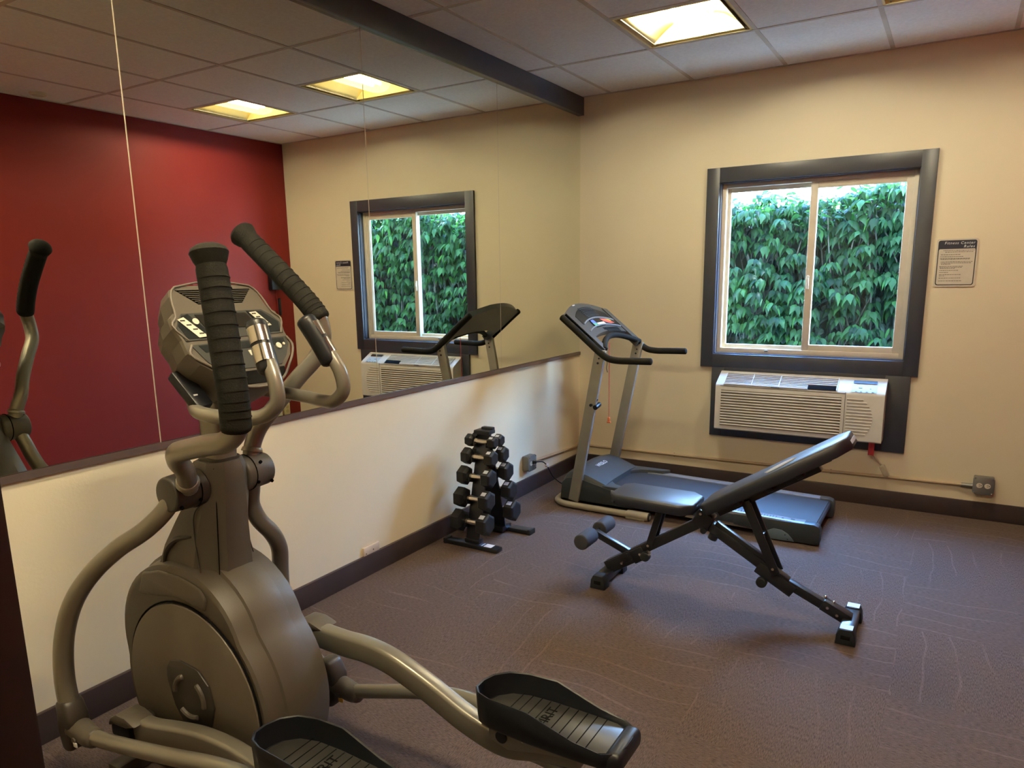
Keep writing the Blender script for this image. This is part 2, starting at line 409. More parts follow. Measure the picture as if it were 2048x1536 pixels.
# dark board above the mirrors, and the channel under them
mb = MB(); mb.span((-.006, YF, 2.714), (.026, 0, H), .002); struct(mb, 'trim_1', casing_m)
mb = MB(); mb.span((-.006, YF, .918), (.006, -.004, .9335), .001); mb.span((.0045, YF, .918), (.007, -.004, .944)); struct(mb, 'trim_2', chan_m)

# ceiling: lay-in tiles on a T-bar grid
G0, YA = .2413, -.8443
gx = [G0 + T * i for i in range(-1, 6)]
xs = [-.006] + [x for x in gx if 0.02 < x < RX] + [RX]
yl = [0, YA, YA - 2 * T, YA - 4 * T, YA - 6 * T, YA - 8 * T, HY]
yB, yC = YA - 2 * T, YA - T
lights = [(G0 + T, YA), (G0 + 3 * T, YA), (G0 + T, YA - 5 * T), (G0 + 3 * T, YA - 5 * T)]
def has_light(x0, y1):
    return any(abs(x0 - lx) < .01 and y1 - .01 <= 99 and abs(y1 - ly) < .01 for lx, ly in lights)
mb = MB()
for i in range(len(xs) - 1):
    for j in range(len(yl) - 1):
        x0, x1, y1, y0 = xs[i], xs[i + 1], yl[j], yl[j + 1]
        cuts = [(y0, y1)]
        for lx, ly in lights:
            if abs(x0 - lx) < .01 and y0 - .01 < ly - T and ly <= y1 + .01:
                cuts = []
                if ly < y1 - .05: cuts.append((ly, y1))
                if ly - T > y0 + .05: cuts.append((y0, ly - T))
        for a, c in cuts: mb.span((x0 + .011, a + .011, H - .004 + .006), (x1 - .011, c - .011, H + .014))
mb.mi = 1
for x in xs[1:-1]: mb.span((x - .012, HY, H - .001), (x + .012, 0, H + .003))
for y in yl[1:-1]: mb.span((0, y - .012, H - .0015), (RX, y + .012, H + .0025))
for lx, ly in lights:
    yy = ly - T
    mb.span((lx, yy - .012, H - .0015), (lx + T, yy + .012, H + .0025))
    if not any(abs(ly - y) < .01 for y in yl): mb.span((lx, ly - .012, H - .0015), (lx + T, ly + .012, H + .0025))
mb.span((0, -.022, H - .001), (RX, 0, H + .003)); mb.span((RX - .022, HY, H - .001), (RX, 0, H + .003))
mb.mi = 0
mb.span((-.15, HY, H + .3), (RX + .15, .15, H + .4))
struct(mb, 'ceiling', [tile_m, tbar_m])

# mirrors: four panes side by side, reflecting face at x = 0
my = [-.006, -1.190, -2.410, -3.645, -4.865]
mlab = ['mirror panel in the room corner next to the window wall', 'mirror panel reflecting the window and the treadmill, second from the window wall',
        'mirror panel behind the elliptical trainer, reflecting the red wall corner', 'mirror panel at the left end beside the door jamb, reflecting a black trainer grip']
for k in range(4):
    mb = MB(); mb.span((-.0055, my[k + 1] + .0024, .934), (0, my[k] - .0024, 2.715))
    o = mb.obj('mirror_panel', [mirror_m, mirror_edge], None, 0, label=mlab[k], category='mirror', group='mirror panels along the left wall')
    for f in o.data.polygons:
        f.material_index = 0 if f.normal.x > .9 else 1

# ------------------------------------------------------------------ ceiling lights
def ceiling_light(lx, ly, label, tm_=None):
    t = thing('ceiling_light', label, 'ceiling light', (lx + T / 2, ly - T / 2, H), 'square recessed ceiling lights')
    a = T / 2 - .012; ht = .115
    mb = MB()   # housing and rim
    mb.span((-a, -a, 0), (-a + .012, a, .12)); mb.span((a - .012, -a, 0), (a, a, .12)); mb.span((-a, -a, 0), (a, -a + .012, .12)); mb.span((-a, a - .012, 0), (a, a, .12))
    mb.span((-a, -a, .118), (a, a, .128))
    mb.obj('housing', troffer, t)
    for sg in (-1, 1):   # reflector wings rise in a curve from the rim to the centre basket
        prof = []
        n = 10
        for i in range(n + 1):
            q = i / n; x = sg * (a - .035 - (a - .115) * q); z = .012 + .100 * math.sin(q * math.pi / 2)
            prof.append((x, z))
        mb = MB(); b2 = bmesh.new()
        V = [[b2.verts.new((x, y, z)) for x, z in prof] for y in (-a + .035, a - .035)]
        for i in range(n): b2.faces.new((V[0][i], V[0][i + 1], V[1][i + 1], V[1][i]))
        mb.merge(b2); o = mb.obj('reflector', troffer, t)
        sm = o.modifiers.new('thick', 'SOLIDIFY'); sm.thickness = .003
        mb = MB(); mb.span((sg * (a - .035) - .002, -a + .012, .004), (sg * (a - .035) + .002, a - .012, .018)); mb.obj('reflector_lip', shell_l, o)
    for sg in (-1, 1):
        mb = MB(); mb.prism([(-a + .02, .006), (a - .02, .006), (a - .10, .112), (-a + .10, .112)], 'y', sg * (a - .04) - .002, sg * (a - .04) + .002)
        mb.obj('end_plate', troffer, t)
    for dx in (-.035, .035):
        mb = MB(); mb.tube([(dx, -.235, .068), (dx, .18, .068)], .0125, smooth=0, n=12); mb.obj('lamp_tube', tm_ or tube_m, t, label='glowing white lamp tube')
    # half-round perforated basket under the tubes with rounded end
    mb = MB(); b2 = bmesh.new(); n = 12; ys = [(-.262, 1.0), (.175, 1.0), (.215, .93), (.243, .78), (.258, .5)]
    R = []
    for y, k in ys:
        R.append([b2.verts.new((.092 * math.cos(math.pi * i / n) * (k ** .5), y, .078 - .070 * math.sin(math.pi * i / n) * k)) for i in range(n + 1)])
    for i in range(len(R) - 1):
        for j in range(n): b2.faces.new((R[i][j], R[i][j + 1], R[i + 1][j + 1], R[i + 1][j]))
    mb.merge(b2); mb.obj('basket', basket_m, t)
    mb = MB()
    for sg in (-1, 1): mb.tube([(sg * .092, -.262, .078), (sg * .092, .18, .078)], .002, smooth=0, n=6)
    mb.tube([(.092 * math.cos(math.pi * i / 12) * .7, .258, .078 - .070 * math.sin(math.pi * i / 12) * .5) for i in range(13)], .002, smooth=1, n=6)
    mb.obj('basket_rim', shell_l, t)
    return t
ceiling_light(*lights[0], 'square recessed ceiling light nearest the mirror, two glowing tubes in a basket')
ceiling_light(*lights[1], 'square recessed ceiling light cut off by the top edge, nearer the red wall')
ceiling_light(*lights[2], 'added unseen square ceiling light above the elliptical trainer, on the mirror side', tube_rear)  # this and the next are out of view, added to brighten the near wall
ceiling_light(*lights[3], 'added unseen square ceiling light near the doorway, on the red wall side', tube_rear)

mb = MB(); mb.cyl((0, 0, -.012), (0, 0, .002), .052, .06, n=32, bev=.003); mb.cyl((0, 0, -.018), (0, 0, -.010), .035, .04, n=32)
o = mb.obj('sprinkler_cover', mat('sprinkler_white', (.62, .56, .47), .5), None, label='small round cover plate on the ceiling near the red wall, seen in the mirror', category='ceiling cover')
o.location = (3.045, -2.336, H)

# ------------------------------------------------------------------ window
win = thing('window_1', 'sliding window with dark wooden casing looking onto a hedge', 'window', (0, 0, 0)); win['kind'] = 'structure'
CX0, CX1, CZ0, CZ1 = .978, 2.362, .877, 2.248
mb = MB()
mb.span((CX0, -.022, CZ0), (WX0, .002, CZ1), .002); mb.span((WX1, -.022, CZ0), (CX1, .002, CZ1), .002)
mb.span((WX0 - .001, -.0218, WZ1), (WX1 + .001, .002, CZ1 - .0002), .002); mb.span((WX0 - .001, -.0218, CZ0 + .0002), (WX1 + .001, .002, WZ0), .002)
# reveals
mb.span((WX0, 0, WZ0), (WX0 + .006, .07, WZ1)); mb.span((WX1 - .006, 0, WZ0), (WX1, .07, WZ1)); mb.span((WX0, 0, WZ1 - .006), (WX1, .07, WZ1)); mb.span((WX0, 0, WZ0), (WX1, .07, WZ0 + .006))
mb.obj('casing', casing_m, win)
def ring(mb, x0, x1, z0, z1, w, y0, y1, wb=None, bev=.002):
    wb = wb or w
    mb.span((x0, y0, z0), (x0 + w, y1, z1), bev); mb.span((x1 - w, y0, z0), (x1, y1, z1), bev)
    mb.span((x0 + w, y0, z1 - w), (x1 - w, y1, z1), bev); mb.span((x0 + w, y0, z0), (x1 - w, y1, z0 + wb), bev)
FX0, FX1, FZ0, FZ1 = WX0 + .006, WX1 - .006, WZ0 + .006, WZ1 - .006
mb = MB(); ring(mb, FX0, FX1, FZ0, FZ1, .028, .045, .125, .034); mb.obj('frame', vinyl, win)
SM = 1.677
for (x0, x1, y0, nm) in ((FX0 + .016, SM + .012, .086, 'fixed sash'), (SM - .03, FX1 - .022, .052, 'sliding sash')):
    mb = MB(); ring(mb, x0, x1, FZ0 + .022, FZ1 - .022, .034 if y0 > .08 else .046, y0, y0 + .028, .036 if y0 > .08 else .05)
    sash = mb.obj('sash', vinyl, win)
    mb = MB(); mb.span((x0 + .028, y0 + .012, FZ0 + .045), (x1 - .028, y0 + .016, FZ1 - .05)); mb.obj('glass_pane', glass_m, sash)
mb = MB(); mb.box((SM - .012, .045, 1.47), (.012, .018, .09), .004); mb.box((SM - .012, .036, 1.48), (.010, .012, .035), .003); mb.obj('latch', vinyl, win)
mb = MB(); mb.box((1.42, .040, FZ0 + .022), (.022, .012, .012), .003); mb.obj('sash_stop', galv, win)

# board around the air conditioner under the window
mb = MB()
P0, P1, Q0, Q1 = 1.062, 2.325, .376, CZ0
mb.span((P0, -.020, Q0), (AX0, 0, Q1), .002); mb.span((AX1, -.020, Q0), (P1, 0, Q1), .002); mb.span((AX0, -.0198, Q0), (AX1, 0, AZ0), .002); mb.span((AX0, -.0198, AZ1), (AX1, 0, Q1), .002)
struct(mb, 'trim_3', casing_m)

# ------------------------------------------------------------------ air conditioner
ac = thing('air_conditioner', 'white through-wall air conditioner under the window with louvred front', 'air conditioner', (1.135, 0, .455))
AW, AH, AD = 1.063, .405, .165      # width, height, depth into the room
def acprof(y_front, zt):            # side outline (y, z): rounded shoulder sloping back
    return [(-.001, 0), (-AD + .008, 0), (-AD, .008), (-AD, .300), (-AD + .004, .314), (-AD + .014, .326), (-AD + .050, .347), (-AD + .092, .371), (-AD + .135, .395), (-.001, .405)]
mb = MB(); mb.prism(acprof(0, 0), 'x', 0, AW, 0)
mb.obj('body', white_p, ac, 25)
mb = MB(); mb.span((.03, 0, .025), (AW - .035, .25, .375)); mb.obj('sleeve', darkhole, ac)
JX = .835                            # joint between louvre panel and control side
mb = MB()
for i in range(13):                  # front louvres, tilted blades in a recess
    z = .040 + i * .0192
    mb.box((.040 + (JX - .06) / 2, -AD - .002, z), (JX - .06, .014, .0085), .002, Matrix.Rotation(math.radians(-30), 4, 'X'))
mb.mi = 1; mb.span((.040, -AD - .0012, .030), (JX - .02, -AD + .002, .283))
mb.obj('front_louvre', [white_p, mat('louvre_shadow_gap', (.20, .175, .13), .6)], ac)
mb = MB(); mb.span((JX - .001, -AD - .0015, .006), (JX + .003, -AD + .002, .318)); mb.span((.03, -AD - .0015, .310), (JX, -AD + .002, .313)); mb.obj('panel_seam', galv, ac)
mb = MB()
for i in range(12):                  # curved slots on the right-hand side
    z = .050 + i * .0205
    ln = .155 * math.sqrt(max(.12, 1 - ((z - .155) / .155) ** 2)) if z > .155 else .155 * math.sqrt(max(.12, 1 - ((z - .155) / .17) ** 2))
    mb.box((JX + .012 + ln / 2, -AD - .001, z), (ln, .009, .008), .003)
mb.obj('side_ribs', white_p, ac)
def ac_top(x, q):                    # point on the sloping top, q 0 (front) .. 1 (back)
    pr = acprof(0, 0)[4:9]; i = min(int(q * 4), 3); f_ = q * 4 - i
    return Vector((x, pr[i][0] * (1 - f_) + pr[i + 1][0] * f_, pr[i][1] * (1 - f_) + pr[i + 1][1] * f_))
mb = MB()
hx0, hx1 = .60, .785
for i in range(9):
    q = .10 + i * .095
    segs = [(.055, JX - .055)] if (i < 0 or i > 3) else [(.055, hx0), (hx1, JX - .055)]
    for a, c in segs:
        pa, pc = ac_top(a, q), ac_top(c, q); off = Vector((0, -.003, .005)); mb.bar(pa + off, pc + off, .008, .007, .002)
for x in (.055, .24, .42, JX - .055): mb.tube([ac_top(x, q) + Vector((0, -.004, .005)) for q in (.06, .25, .5, .75, .9)], .003, smooth=2, n=6)
mb.obj('air_outlet_grille', white_p, ac)
mb = MB()
b2 = bmesh.new(); R = [[b2.verts.new(ac_top(x, q) + Vector((0, -.0012, .0018))) for x in (.055, JX - .055)] for q in (.06, .25, .5, .75, .92)]
for i in range(4): b2.faces.new((R[i][0], R[i][1], R[i + 1][1], R[i + 1][0]))
mb.merge(b2); o = mb.obj('grille_recess', mat('grille_grey', (.30, .31, .30), .6), ac)
mb = MB(); b2 = bmesh.new(); R = [[b2.verts.new(ac_top(x, q) + Vector((0, -.004, .006))) for x in (hx0 + .004, hx1 - .004)] for q in (.08, .2, .32, .42)]
for i in range(3): b2.faces.new((R[i][0], R[i][1], R[i + 1][1], R[i + 1][0]))
mb.merge(b2); mb.obj('open_slot', darkhole, ac)
mb = MB(); b2 = bmesh.new(); R = [[b2.verts.new(ac_top(x, q) + Vector((0, -.002, .003))) for x in (JX + .03, AW - .05)] for q in (.10, .3, .5, .62)]
for i in range(3): b2.faces.new((R[i][0], R[i][1], R[i + 1][1], R[i + 1][0]))
mb.merge(b2); cp = mb.obj('control_panel', mat('panel_white', (.40, .46, .48), .35), ac)
mb = MB(); b2 = bmesh.new(); R = [[b2.verts.new(ac_top(x, q) + Vector((0, -.003, .004))) for x in (JX + .035, AW - .055)] for q in (.70, .86)]
b2.faces.new((R[0][0], R[0][1], R[1][1], R[1][0])); mb.merge(b2); mb.obj('hinge_slot', shell_d, ac)
for fx, q, w_ in [(.35, .45, .022), (.75, .42, .010), (.2, .2, .012), (.4, .2, .012), (.62, .2, .012), (.85, .2, .012)]:
    mb = MB(); p_ = ac_top(JX + .03 + fx * (AW - .08 - JX), q) + Vector((0, -.003, .004)); mb.box(p_, (w_, .006, .002), .0008, Matrix.Rotation(math.radians(35), 4, 'X')); mb.obj('button', mat('button_grey', (.16, .20, .22), .5), cp)
mb = MB(); mb.box((.40, -AD - .0005, .322), (.055, .003, .008), .001); mb.obj('badge', galv, ac)
# cord with red tag and hanging plug
mb = MB(); mb.tube([(.99, -.05, .03), (1.0, -.05, -.06), (1.02, -.048, -.105), (1.055, -.044, -.15), (1.068, -.042, -.165)], .006, n=8)
pc = mb.obj('power_cord', tan_p, ac)
mb = MB(); mb.box((1.003, -.062, -.055), (.036, .004, .095), .001); mb.tube([(1.003, -.064, -.10), (1.003, -.064, 0)], .004, smooth=0, n=6); mb.obj('warning_tag', red_tag, pc, label='red tag on the cord')
mb = MB(); mb.box((1.088, -.046, -.200), (.036, .026, .080), .008, Matrix.Rotation(math.radians(-28), 4, 'Y')); mb.cyl((1.094, -.060, -.212), (1.094, -.064, -.212), .008)
mb.box((1.072, -.060, -.178), (.016, .004, .012), .002, Matrix.Rotation(math.radians(-28), 4, 'Y')); mb.obj('plug', tan_p, pc)

# ------------------------------------------------------------------ rules sign
sg = thing('rules_sign', 'white fitness rules notice with navy heading on the wall right of the window', 'sign', (2.503, 0, 1.578))
def rrect(x0, x1, z0, z1, r, n=5):
    res = []
    for cx, cz, a0 in ((x1 - r, z1 - r, 0), (x0 + r, z1 - r, 90), (x0 + r, z0 + r, 180), (x1 - r, z0 + r, 270)):
        for k in range(n + 1): a = math.radians(a0 + 90 * k / n); res.append((cx + r * math.cos(a), cz + r * math.sin(a)))
    return res
mb = MB(); mb.prism(rrect(-.108, .108, -.142, .142, .014), 'y', -.006, 0); mb.obj('plate', signw, sg)
mb = MB(); mb.prism(rrect(-.099, .099, -.133, .133, .014), 'y', -.0066, -.0055); mb.obj('border', ink, sg)
mb = MB(); mb.prism(rrect(-.094, .094, -.128, .084, .011), 'y', -.0072, -.0064); mb.obj('panel', signw, sg)
mb = MB(); mb.prism(rrect(-.099, .099, .082, .133, .012), 'y', -.0075, -.0064); mb.obj('heading_band', navy, sg)
text('Fitness Center', .0215, (.088, -.0078, .110), (1, 0, 0), (0, 0, 1), white_d, 'heading_text', sg, 'RIGHT', .2, .0003, 1.2)
text('Rules', .0215, (.088, -.0078, .089), (1, 0, 0), (0, 0, 1), white_d, 'heading_text', sg, 'RIGHT', .2, .0003, 1.2)
mb = MB(); random.seed(3)
for z, x0, x1 in [(.073, -.07, .088), (.064, -.06, .08), (.049, -.082, .015), (.037, -.084, .03), (.026, -.084, .07), (.021, -.08, .06), (.006, -.078, .078), (-.001, -.078, .07), (-.008, -.076, -.03), (-.021, -.084, .035), (-.027, -.082, .03), (-.033, -.08, -.01), (-.045, -.082, .01), (-.057, -.082, -.035), (-.070, -.082, .03), (-.077, -.082, -.055), (-.090, -.082, .03), (-.107, -.082, .03)]:
    x = x0
    while x < x1:
        w_ = random.uniform(.004, .013); mb.box((x + w_ / 2, -.0075, z), (w_, .0004, .0026)); x += w_ + .0022
mb.obj('small_print', ink, sg, 0, label='rows of tiny illegible print')

# ------------------------------------------------------------------ outlets, conduit, plates
def outlet_box(loc, rotz, label):
    t = thing('outlet_box', label, 'electrical outlet', loc, 'surface mounted steel outlet boxes'); t.rotation_euler.z = rotz
    mb = MB(); mb.box((0, -.024, 0), (.106, .048, .106), .006); mb.obj('box', galv, t)
    mb = MB(); ch = .014; e = .056
    mb.prism([(-e + ch, -e), (e - ch, -e), (e, -e + ch), (e, e - ch), (e - ch, e), (-e + ch, e), (-e, e - ch), (-e, -e + ch)], 'y', -.0545, -.048, .001)
    cv = mb.obj('cover', galv, t)
    for sx in (-1, 1):
        mb = MB(); mb.prism([(sx * .021 + .0165 * math.cos(a), .0155 * math.sin(a)) for a in [math.pi * 2 * k / 20 for k in range(20)]], 'y', -.058, -.053)
        rc = mb.obj('socket', mat('socket_ivory', (.68, .62, .48), .4), cv)
        mb = MB(); mb.box((sx * .021, -.0582, .006), (.009, .0006, .0022)); mb.box((sx * .021, -.0582, -.003), (.007, .0006, .0022)); mb.cyl((sx * .021 + .009, -.058, .001), (sx * .021 + .009, -.0586, .001), .0028, n=10); mb.obj('socket_slot', darkhole, rc)
    for sx in (-1, 1):
        for sz in (-1, 1): mb = MB(); mb.cyl((sx * .045, -.053, sz * .045), (sx * .045, -.057, sz * .045), .005, n=12); mb.obj('screw', chrome, cv)
    return t
outlet_box((2.770, 0, .230), 0, 'grey steel double outlet box low on the window wall at the right')
ob = outlet_box((-.004, -.875, .232), math.radians(90), 'grey steel outlet box low on the mirror wall with a black plug in it')
def conduit(pts, label, couple):
    t = thing('conduit_pipe', label, 'conduit', (0, 0, 0), 'thin conduits above the baseboard')
    mb = MB(); mb.tube(pts, .0095, n=10); mb.obj('pipe', mat('painted_conduit', (.50, .38, .235), .5), t)
    mb = MB(); mb.cyl(couple[0], couple[1], .014, n=14); mb.obj('coupling', galv, t)
    mb = MB()
    for p in couple[2:]: mb.box(p, (.012, .008, .030) if abs(p[0]) > .1 else (.008, .012, .030), .002)
    mb.obj('strap', mat('painted_conduit', 0), t)
conduit([(.03, -.011, .185), (1.0, -.011, .192), (2.0, -.011, .203), (2.66, -.011, .212)], 'thin cream painted conduit running along the window wall above the baseboard', [(2.655, -.016, .2125), (2.716, -.016, .213), (.80, -.007, .19), (1.9, -.007, .20)])
conduit([(.008, -.02, .185), (.008, -.4, .20), (.008, -.80, .222)], 'thin cream painted conduit on the mirror wall from the corner to the outlet box', [(.012, -.78, .221), (.012, -.822, .224), (.004, -.3, .19)])
pl = thing('wall_plate', 'small pale cover plate sitting on the baseboard of the mirror wall', 'wall plate', (-.006, -2.53, .137))
mb = MB(); mb.box((.007, 0, 0), (.014, .122, .046), .004); mb.obj('plate', mat('plate_beige', (.60, .50, .38), .4), pl)
mb = MB(); mb.cyl((.013, .01, -.004), (.0155, .01, -.004), .0035, n=10); mb.cyl((.013, -.045, -.012), (.0155, -.045, -.012), .003, n=10); mb.obj('screw', shell_d, pl)

ph = thing('wall_phone', 'black wall-hung handset unit on the red wall, seen in the mirror behind a grip', 'wall phone', (RX, -.25, 1.53))
mb = MB(); mb.box((-.03, 0, 0), (.06, .11, .17), .012); mb.obj('body', blackp, ph)
mb = MB(); mb.tube([(-.02, .02, -.08), (-.02, .03, -.2), (-.02, .035, -.42), (-.015, .05, -.75)], .004, n=8); mb.obj('cord', redp, ph)
mb = MB(); mb.box((-.02, .055, -.25), (.025, .030, .17), .01); mb.obj('remote', blackp, ph)
rp = thing('outlet_cover', 'cream outlet plate and box low on the red wall, seen in the mirror', 'wall outlet', (RX, -.20, .25))
mb = MB(); mb.box((-.012, 0, 0), (.024, .075, .115), .004); mb.obj('plate', mat('plate_cream', (.62, .52, .26), .4), rp)
mb = MB(); mb.cyl((-.023, 0, .022), (-.0265, 0, .022), .017); mb.cyl((-.023, 0, -.022), (-.0265, 0, -.022), .017); mb.obj('socket', mat('socket_tan', (.5, .38, .18), .5), rp)
mb = MB(); mb.box((-.02, -.13, -.02), (.04, .11, .17), .006); mb.obj('transformer_box', mat('box_pale', (.62, .58, .38), .5), rp)

# ------------------------------------------------------------------ treadmill (runs along x, far side towards the window wall)
tm = thing('treadmill', 'grey folding treadmill with black handrails in the corner under the mirror end', 'treadmill', (0, -.684, 0))
for sy in (-1, 1):
    mb = MB(); mb.bar((.435, sy * .305, .045), (.632, sy * .325, 1.075), .030, .072, .004, up=(1, 0, 0))
    up = mb.obj('upright', tm_grey, tm)
    mb = MB(); mb.cyl((.448, sy * .290 - .03, .12), (.448, sy * .290 + .045, .12), .007, n=10); mb.cyl((.618, sy * .325 - .018, .99), (.618, sy * .325 + .018, .99), .007, n=10); mb.cyl((.626, sy * .325 - .018, 1.02), (.626, sy * .325 + .018, 1.02), .006, n=10); mb.obj('bolt', blackp, up)
    mb = MB()
    mb.tube([(.362, sy * .335, 1.275), (.45, sy * .337, 1.205), (.56, sy * .338, 1.115), (.635, sy * .338, 1.055), (.69, sy * .338, 1.022), (.75, sy * .338, 1.012), (.84, sy * .338, 1.013), (.968, sy * .338, 1.016)], .0215, n=16)
    mb.obj('handrail', foam, tm)
mb = MB()   # base tube: U round the front, thicker end sleeves
mb.tube([(.985, -.352, .026), (.75, -.352, .026), (.50, -.350, .026), (.37, -.340, .026), (.305, -.29, .026), (.285, -.20, .026), (.285, 0, .026), (.285, .20, .026), (.305, .29, .026), (.37, .340, .026), (.50, .350, .026), (.985, .352, .026)], .021, n=14, smooth=5)
mb.obj('base_tube', tm_tan, tm)
for sy in (-1, 1):
    mb = MB(); mb.cyl((.84, sy * .352, .028), (.985, sy * .352, .028), .027, n=18, bev=.004); mb.box((.90, sy * .352, .010), (.13, .050, .018), .006); sl = mb.obj('end_sleeve', tm_tan, tm)
    mb = MB(); mb.cyl((.983, sy * .352, .028), (.993, sy * .352, .028), .026, n=18, bev=.003); mb.obj('end_cap', blackp, sl)
# motor hood: side profile (x, z); concave rear edge over the belt
mb = MB(); b2 = bmesh.new()
def hood_ring(x, zt, hw, zb=.055): return [(x, -hw, zb), (x, -hw, zt - .045), (x, -hw + .022, zt - .010), (x, -hw * .5, zt), (x, hw * .5, zt), (x, hw - .022, zt - .010), (x, hw, zt - .045), (x, hw, zb)]
mb.rings([hood_ring(.325, .13, .270), hood_ring(.340, .19, .282), hood_ring(.375, .235, .290), hood_ring(.44, .250, .296), hood_ring(.52, .232, .300), hood_ring(.60, .203, .300), hood_ring(.655, .183, .300)])
b2.free(); hood = mb.obj('motor_hood', tm_hood, tm, 50)
for sy in (-1, 1):   # horns that run back along the rails
    mb = MB(); mb.prism([(.64, sy * .300), (.64, sy * .135), (.665, sy * .175), (.70, sy * .215), (.76, sy * .240), (.86, sy * .252), (.90, sy * .300)], 'z', .130, .172, .004); mb.obj('hood_horn', tm_hood, hood)
for sy in (-1, 1):
    mb = MB(); mb.prism([(.335, .05), (.345, .16), (.38, .195), (.45, .205), (.56, .182), (.72, .145), (.86, .125), (.86, .05)], 'y', sy * .301, sy * .306, .001); mb.obj('side_cover', tm_dark, hood)
sl_ = Vector((.08, 0, -.018 * .08 / .08)).normalized()
text('WESLO', .046, (.520, -.085, .2385), (0, 1, 0), (-.965, 0, .26), white_d, 'logo_lettering', hood, 'LEFT', 0, .0012, 1.05)
# deck
DK = math.atan2(-.030, 1.25)
def dz(x): return .150 - (x - .66) * .020
mb = MB(); mb.bar((.62, 0, dz(.62) - .018), (1.955, 0, dz(1.955) - .018), .47, .030, .004); mb.cyl((1.945, -.235, dz(1.95) - .030), (1.945, .235, dz(1.95) - .030), .024, n=18); mb.obj('belt', tm_belt, tm)
for sy in (-1, 1):
    mb = MB(); mb.bar((.70, sy * .272, dz(.70) - .014), (1.90, sy * .272, dz(1.90) - .014), .070, .034, .006); rl = mb.obj('foot_rail', tm_rail, tm)
    if sy < 0:
        mb = MB()
        for i in range(16):
            x = 1.47 + i * .0165 + (.02 if i > 8 else 0); mb.box((x, -.274, dz(x) + .0035), (.0035, .030, .0008))
        mb.box((1.83, -.272, dz(1.83) + .0035), (.022, .022, .0008)); mb.box((1.775, -.276, dz(1.775) + .0035), (.012, .016, .0008)); mb.obj('rail_print', ink, rl, 0)
    mb = MB(); mb.prism([(1.50, dz(1.5) - .075), (1.62, dz(1.62) - .085), (1.72, .020), (1.80, .010), (1.975, .008), (1.985, .022), (1.985, .095), (1.975, .118), (1.95, .128), (1.50, dz(1.5) - .012)], 'y', sy * .245, sy * .312, .005)
    mb.obj('rear_end_cap', tm_dark if sy < 0 else tm_con, tm)
    mb = MB(); mb.bar((.72, sy * .300, dz(.72) - .040), (1.52, sy * .300, dz(1.52) - .042), .020, .055, .004); mb.obj('side_skirt', tm_dark, tm)
    mb = MB(); mb.bar((.60, sy * .270, .075), (1.62, sy * .270, .052), .035, .034, .003); mb.obj('frame_rail', tm_tan, tm)
    mb = MB(); mb.prism([(1.70, .008), (1.685, .030), (1.70, .055), (1.735, .073), (1.78, .070), (1.815, .052), (1.84, .026), (1.85, .010)], 'y', sy * .312, sy * .318, .0015); wc = mb.obj('wheel_cover', bluegrey, tm)
    mb = MB(); mb.cyl((1.80, sy * .315, .045), (1.80, sy * .3195, .045), .004, n=10); mb.cyl((1.815, sy * .315, .020), (1.815, sy * .3195, .020), .004, n=10); mb.obj('screw', ink, wc)
mb = MB(); mb.bar((.50, 0, .055), (.66, 0, .055), .52, .05, .005); mb.obj('motor_pan', tm_dark, tm)
# console: face runs from top (x .36) down to the lower arch (x .66)
cT = Vector((.375, 0, 1.290)); cB = Vector((.655, 0, 1.062)); cd = (cB - cT).normalized(); cn = Vector((-cd.z, 0, cd.x)).normalized()
if cn.z < 0: cn = -cn
def con(v, s_, h=0): return cT + cd * s_ + Vector((0, v, 0)) + cn * h
def conplate(mb, poly, h0, h1):
    b2 = bmesh.new(); vs = [b2.verts.new(con(v, s_, h0)) for v, s_ in poly]; f = b2.faces.new(vs)
    ex = bmesh.ops.extrude_face_region(b2, geom=[f]); bmesh.ops.translate(b2, vec=cn * (h1 - h0), verts=[q for q in ex['geom'] if isinstance(q, bmesh.types.BMVert)])
    bmesh.ops.recalc_face_normals(b2, faces=b2.faces); mb.merge(b2)
def arc(hw, s0, rise, n=14, rev=False):
    r = [(-hw + 2 * hw * i / n, s0 - rise * (1 - ((2 * i / n) - 1) ** 2)) for i in range(n + 1)]
    return r[::-1] if rev else r
mb = MB(); conplate(mb, arc(.322, .0, .085) + arc(.322, .255, .055, rev=True), -.030, .008); cons = mb.obj('console', tm_con, tm)
for sy in (-1, 1):
    mb = MB(); conplate(mb, [(sy * .322, 0), (sy * .262, -.012), (sy * .262, .352), (sy * .322, .352)] if sy > 0 else [(-.322, 0), (-.322, .352), (-.262, .352), (-.262, -.012)], -.028, .014); mb.obj('side_rail', tm_con, cons)
mb = MB(); conplate(mb, arc(.235, .035, .075) + arc(.235, .115, .045, rev=True), .008, .0105)
rk = mb.obj('reading_rack', darko, cons)
mb = MB()
for i in range(9):
    s_ = -.030 + i * .013
    pts = [con(v, s_ + .05 * 0 - .055 * (1 - (v / .25) ** 2) + .045, .0125 + .002) for v in [-.10 + .02 * k for k in range(11)]]
    mb.tube(pts, .0022, smooth=0, n=6, rnd=False)
mb.obj('rack_ribs', tm_con, rk)
mb = MB(); mb.tube([con(v, .120 - .050 * (1 - (v / .25) ** 2), .014) for v in [-.235 + .47 * k / 12 for k in range(13)]], .006, smooth=0, n=8); mb.obj('rack_ledge', tm_rail, cons)
mb = MB(); conplate(mb, [(-.115, .108), (-.10, .082), (.10, .075), (.235, .108), (.235, .160), (.10, .145), (-.09, .155), (-.115, .145)], .008, .013); disp = mb.obj('display_overlay', darko, cons)
def swatch(poly, m, nm):
    mb = MB(); conplate(mb, poly, .013, .0138); mb.obj(nm, m, disp, 0)
swatch([(-.105, .092), (-.055, .086), (-.045, .118), (-.105, .120)], blue_b, 'blue_print'); swatch([(-.110, .120), (-.055, .120), (-.055, .150), (-.100, .150)], green_b, 'green_print')
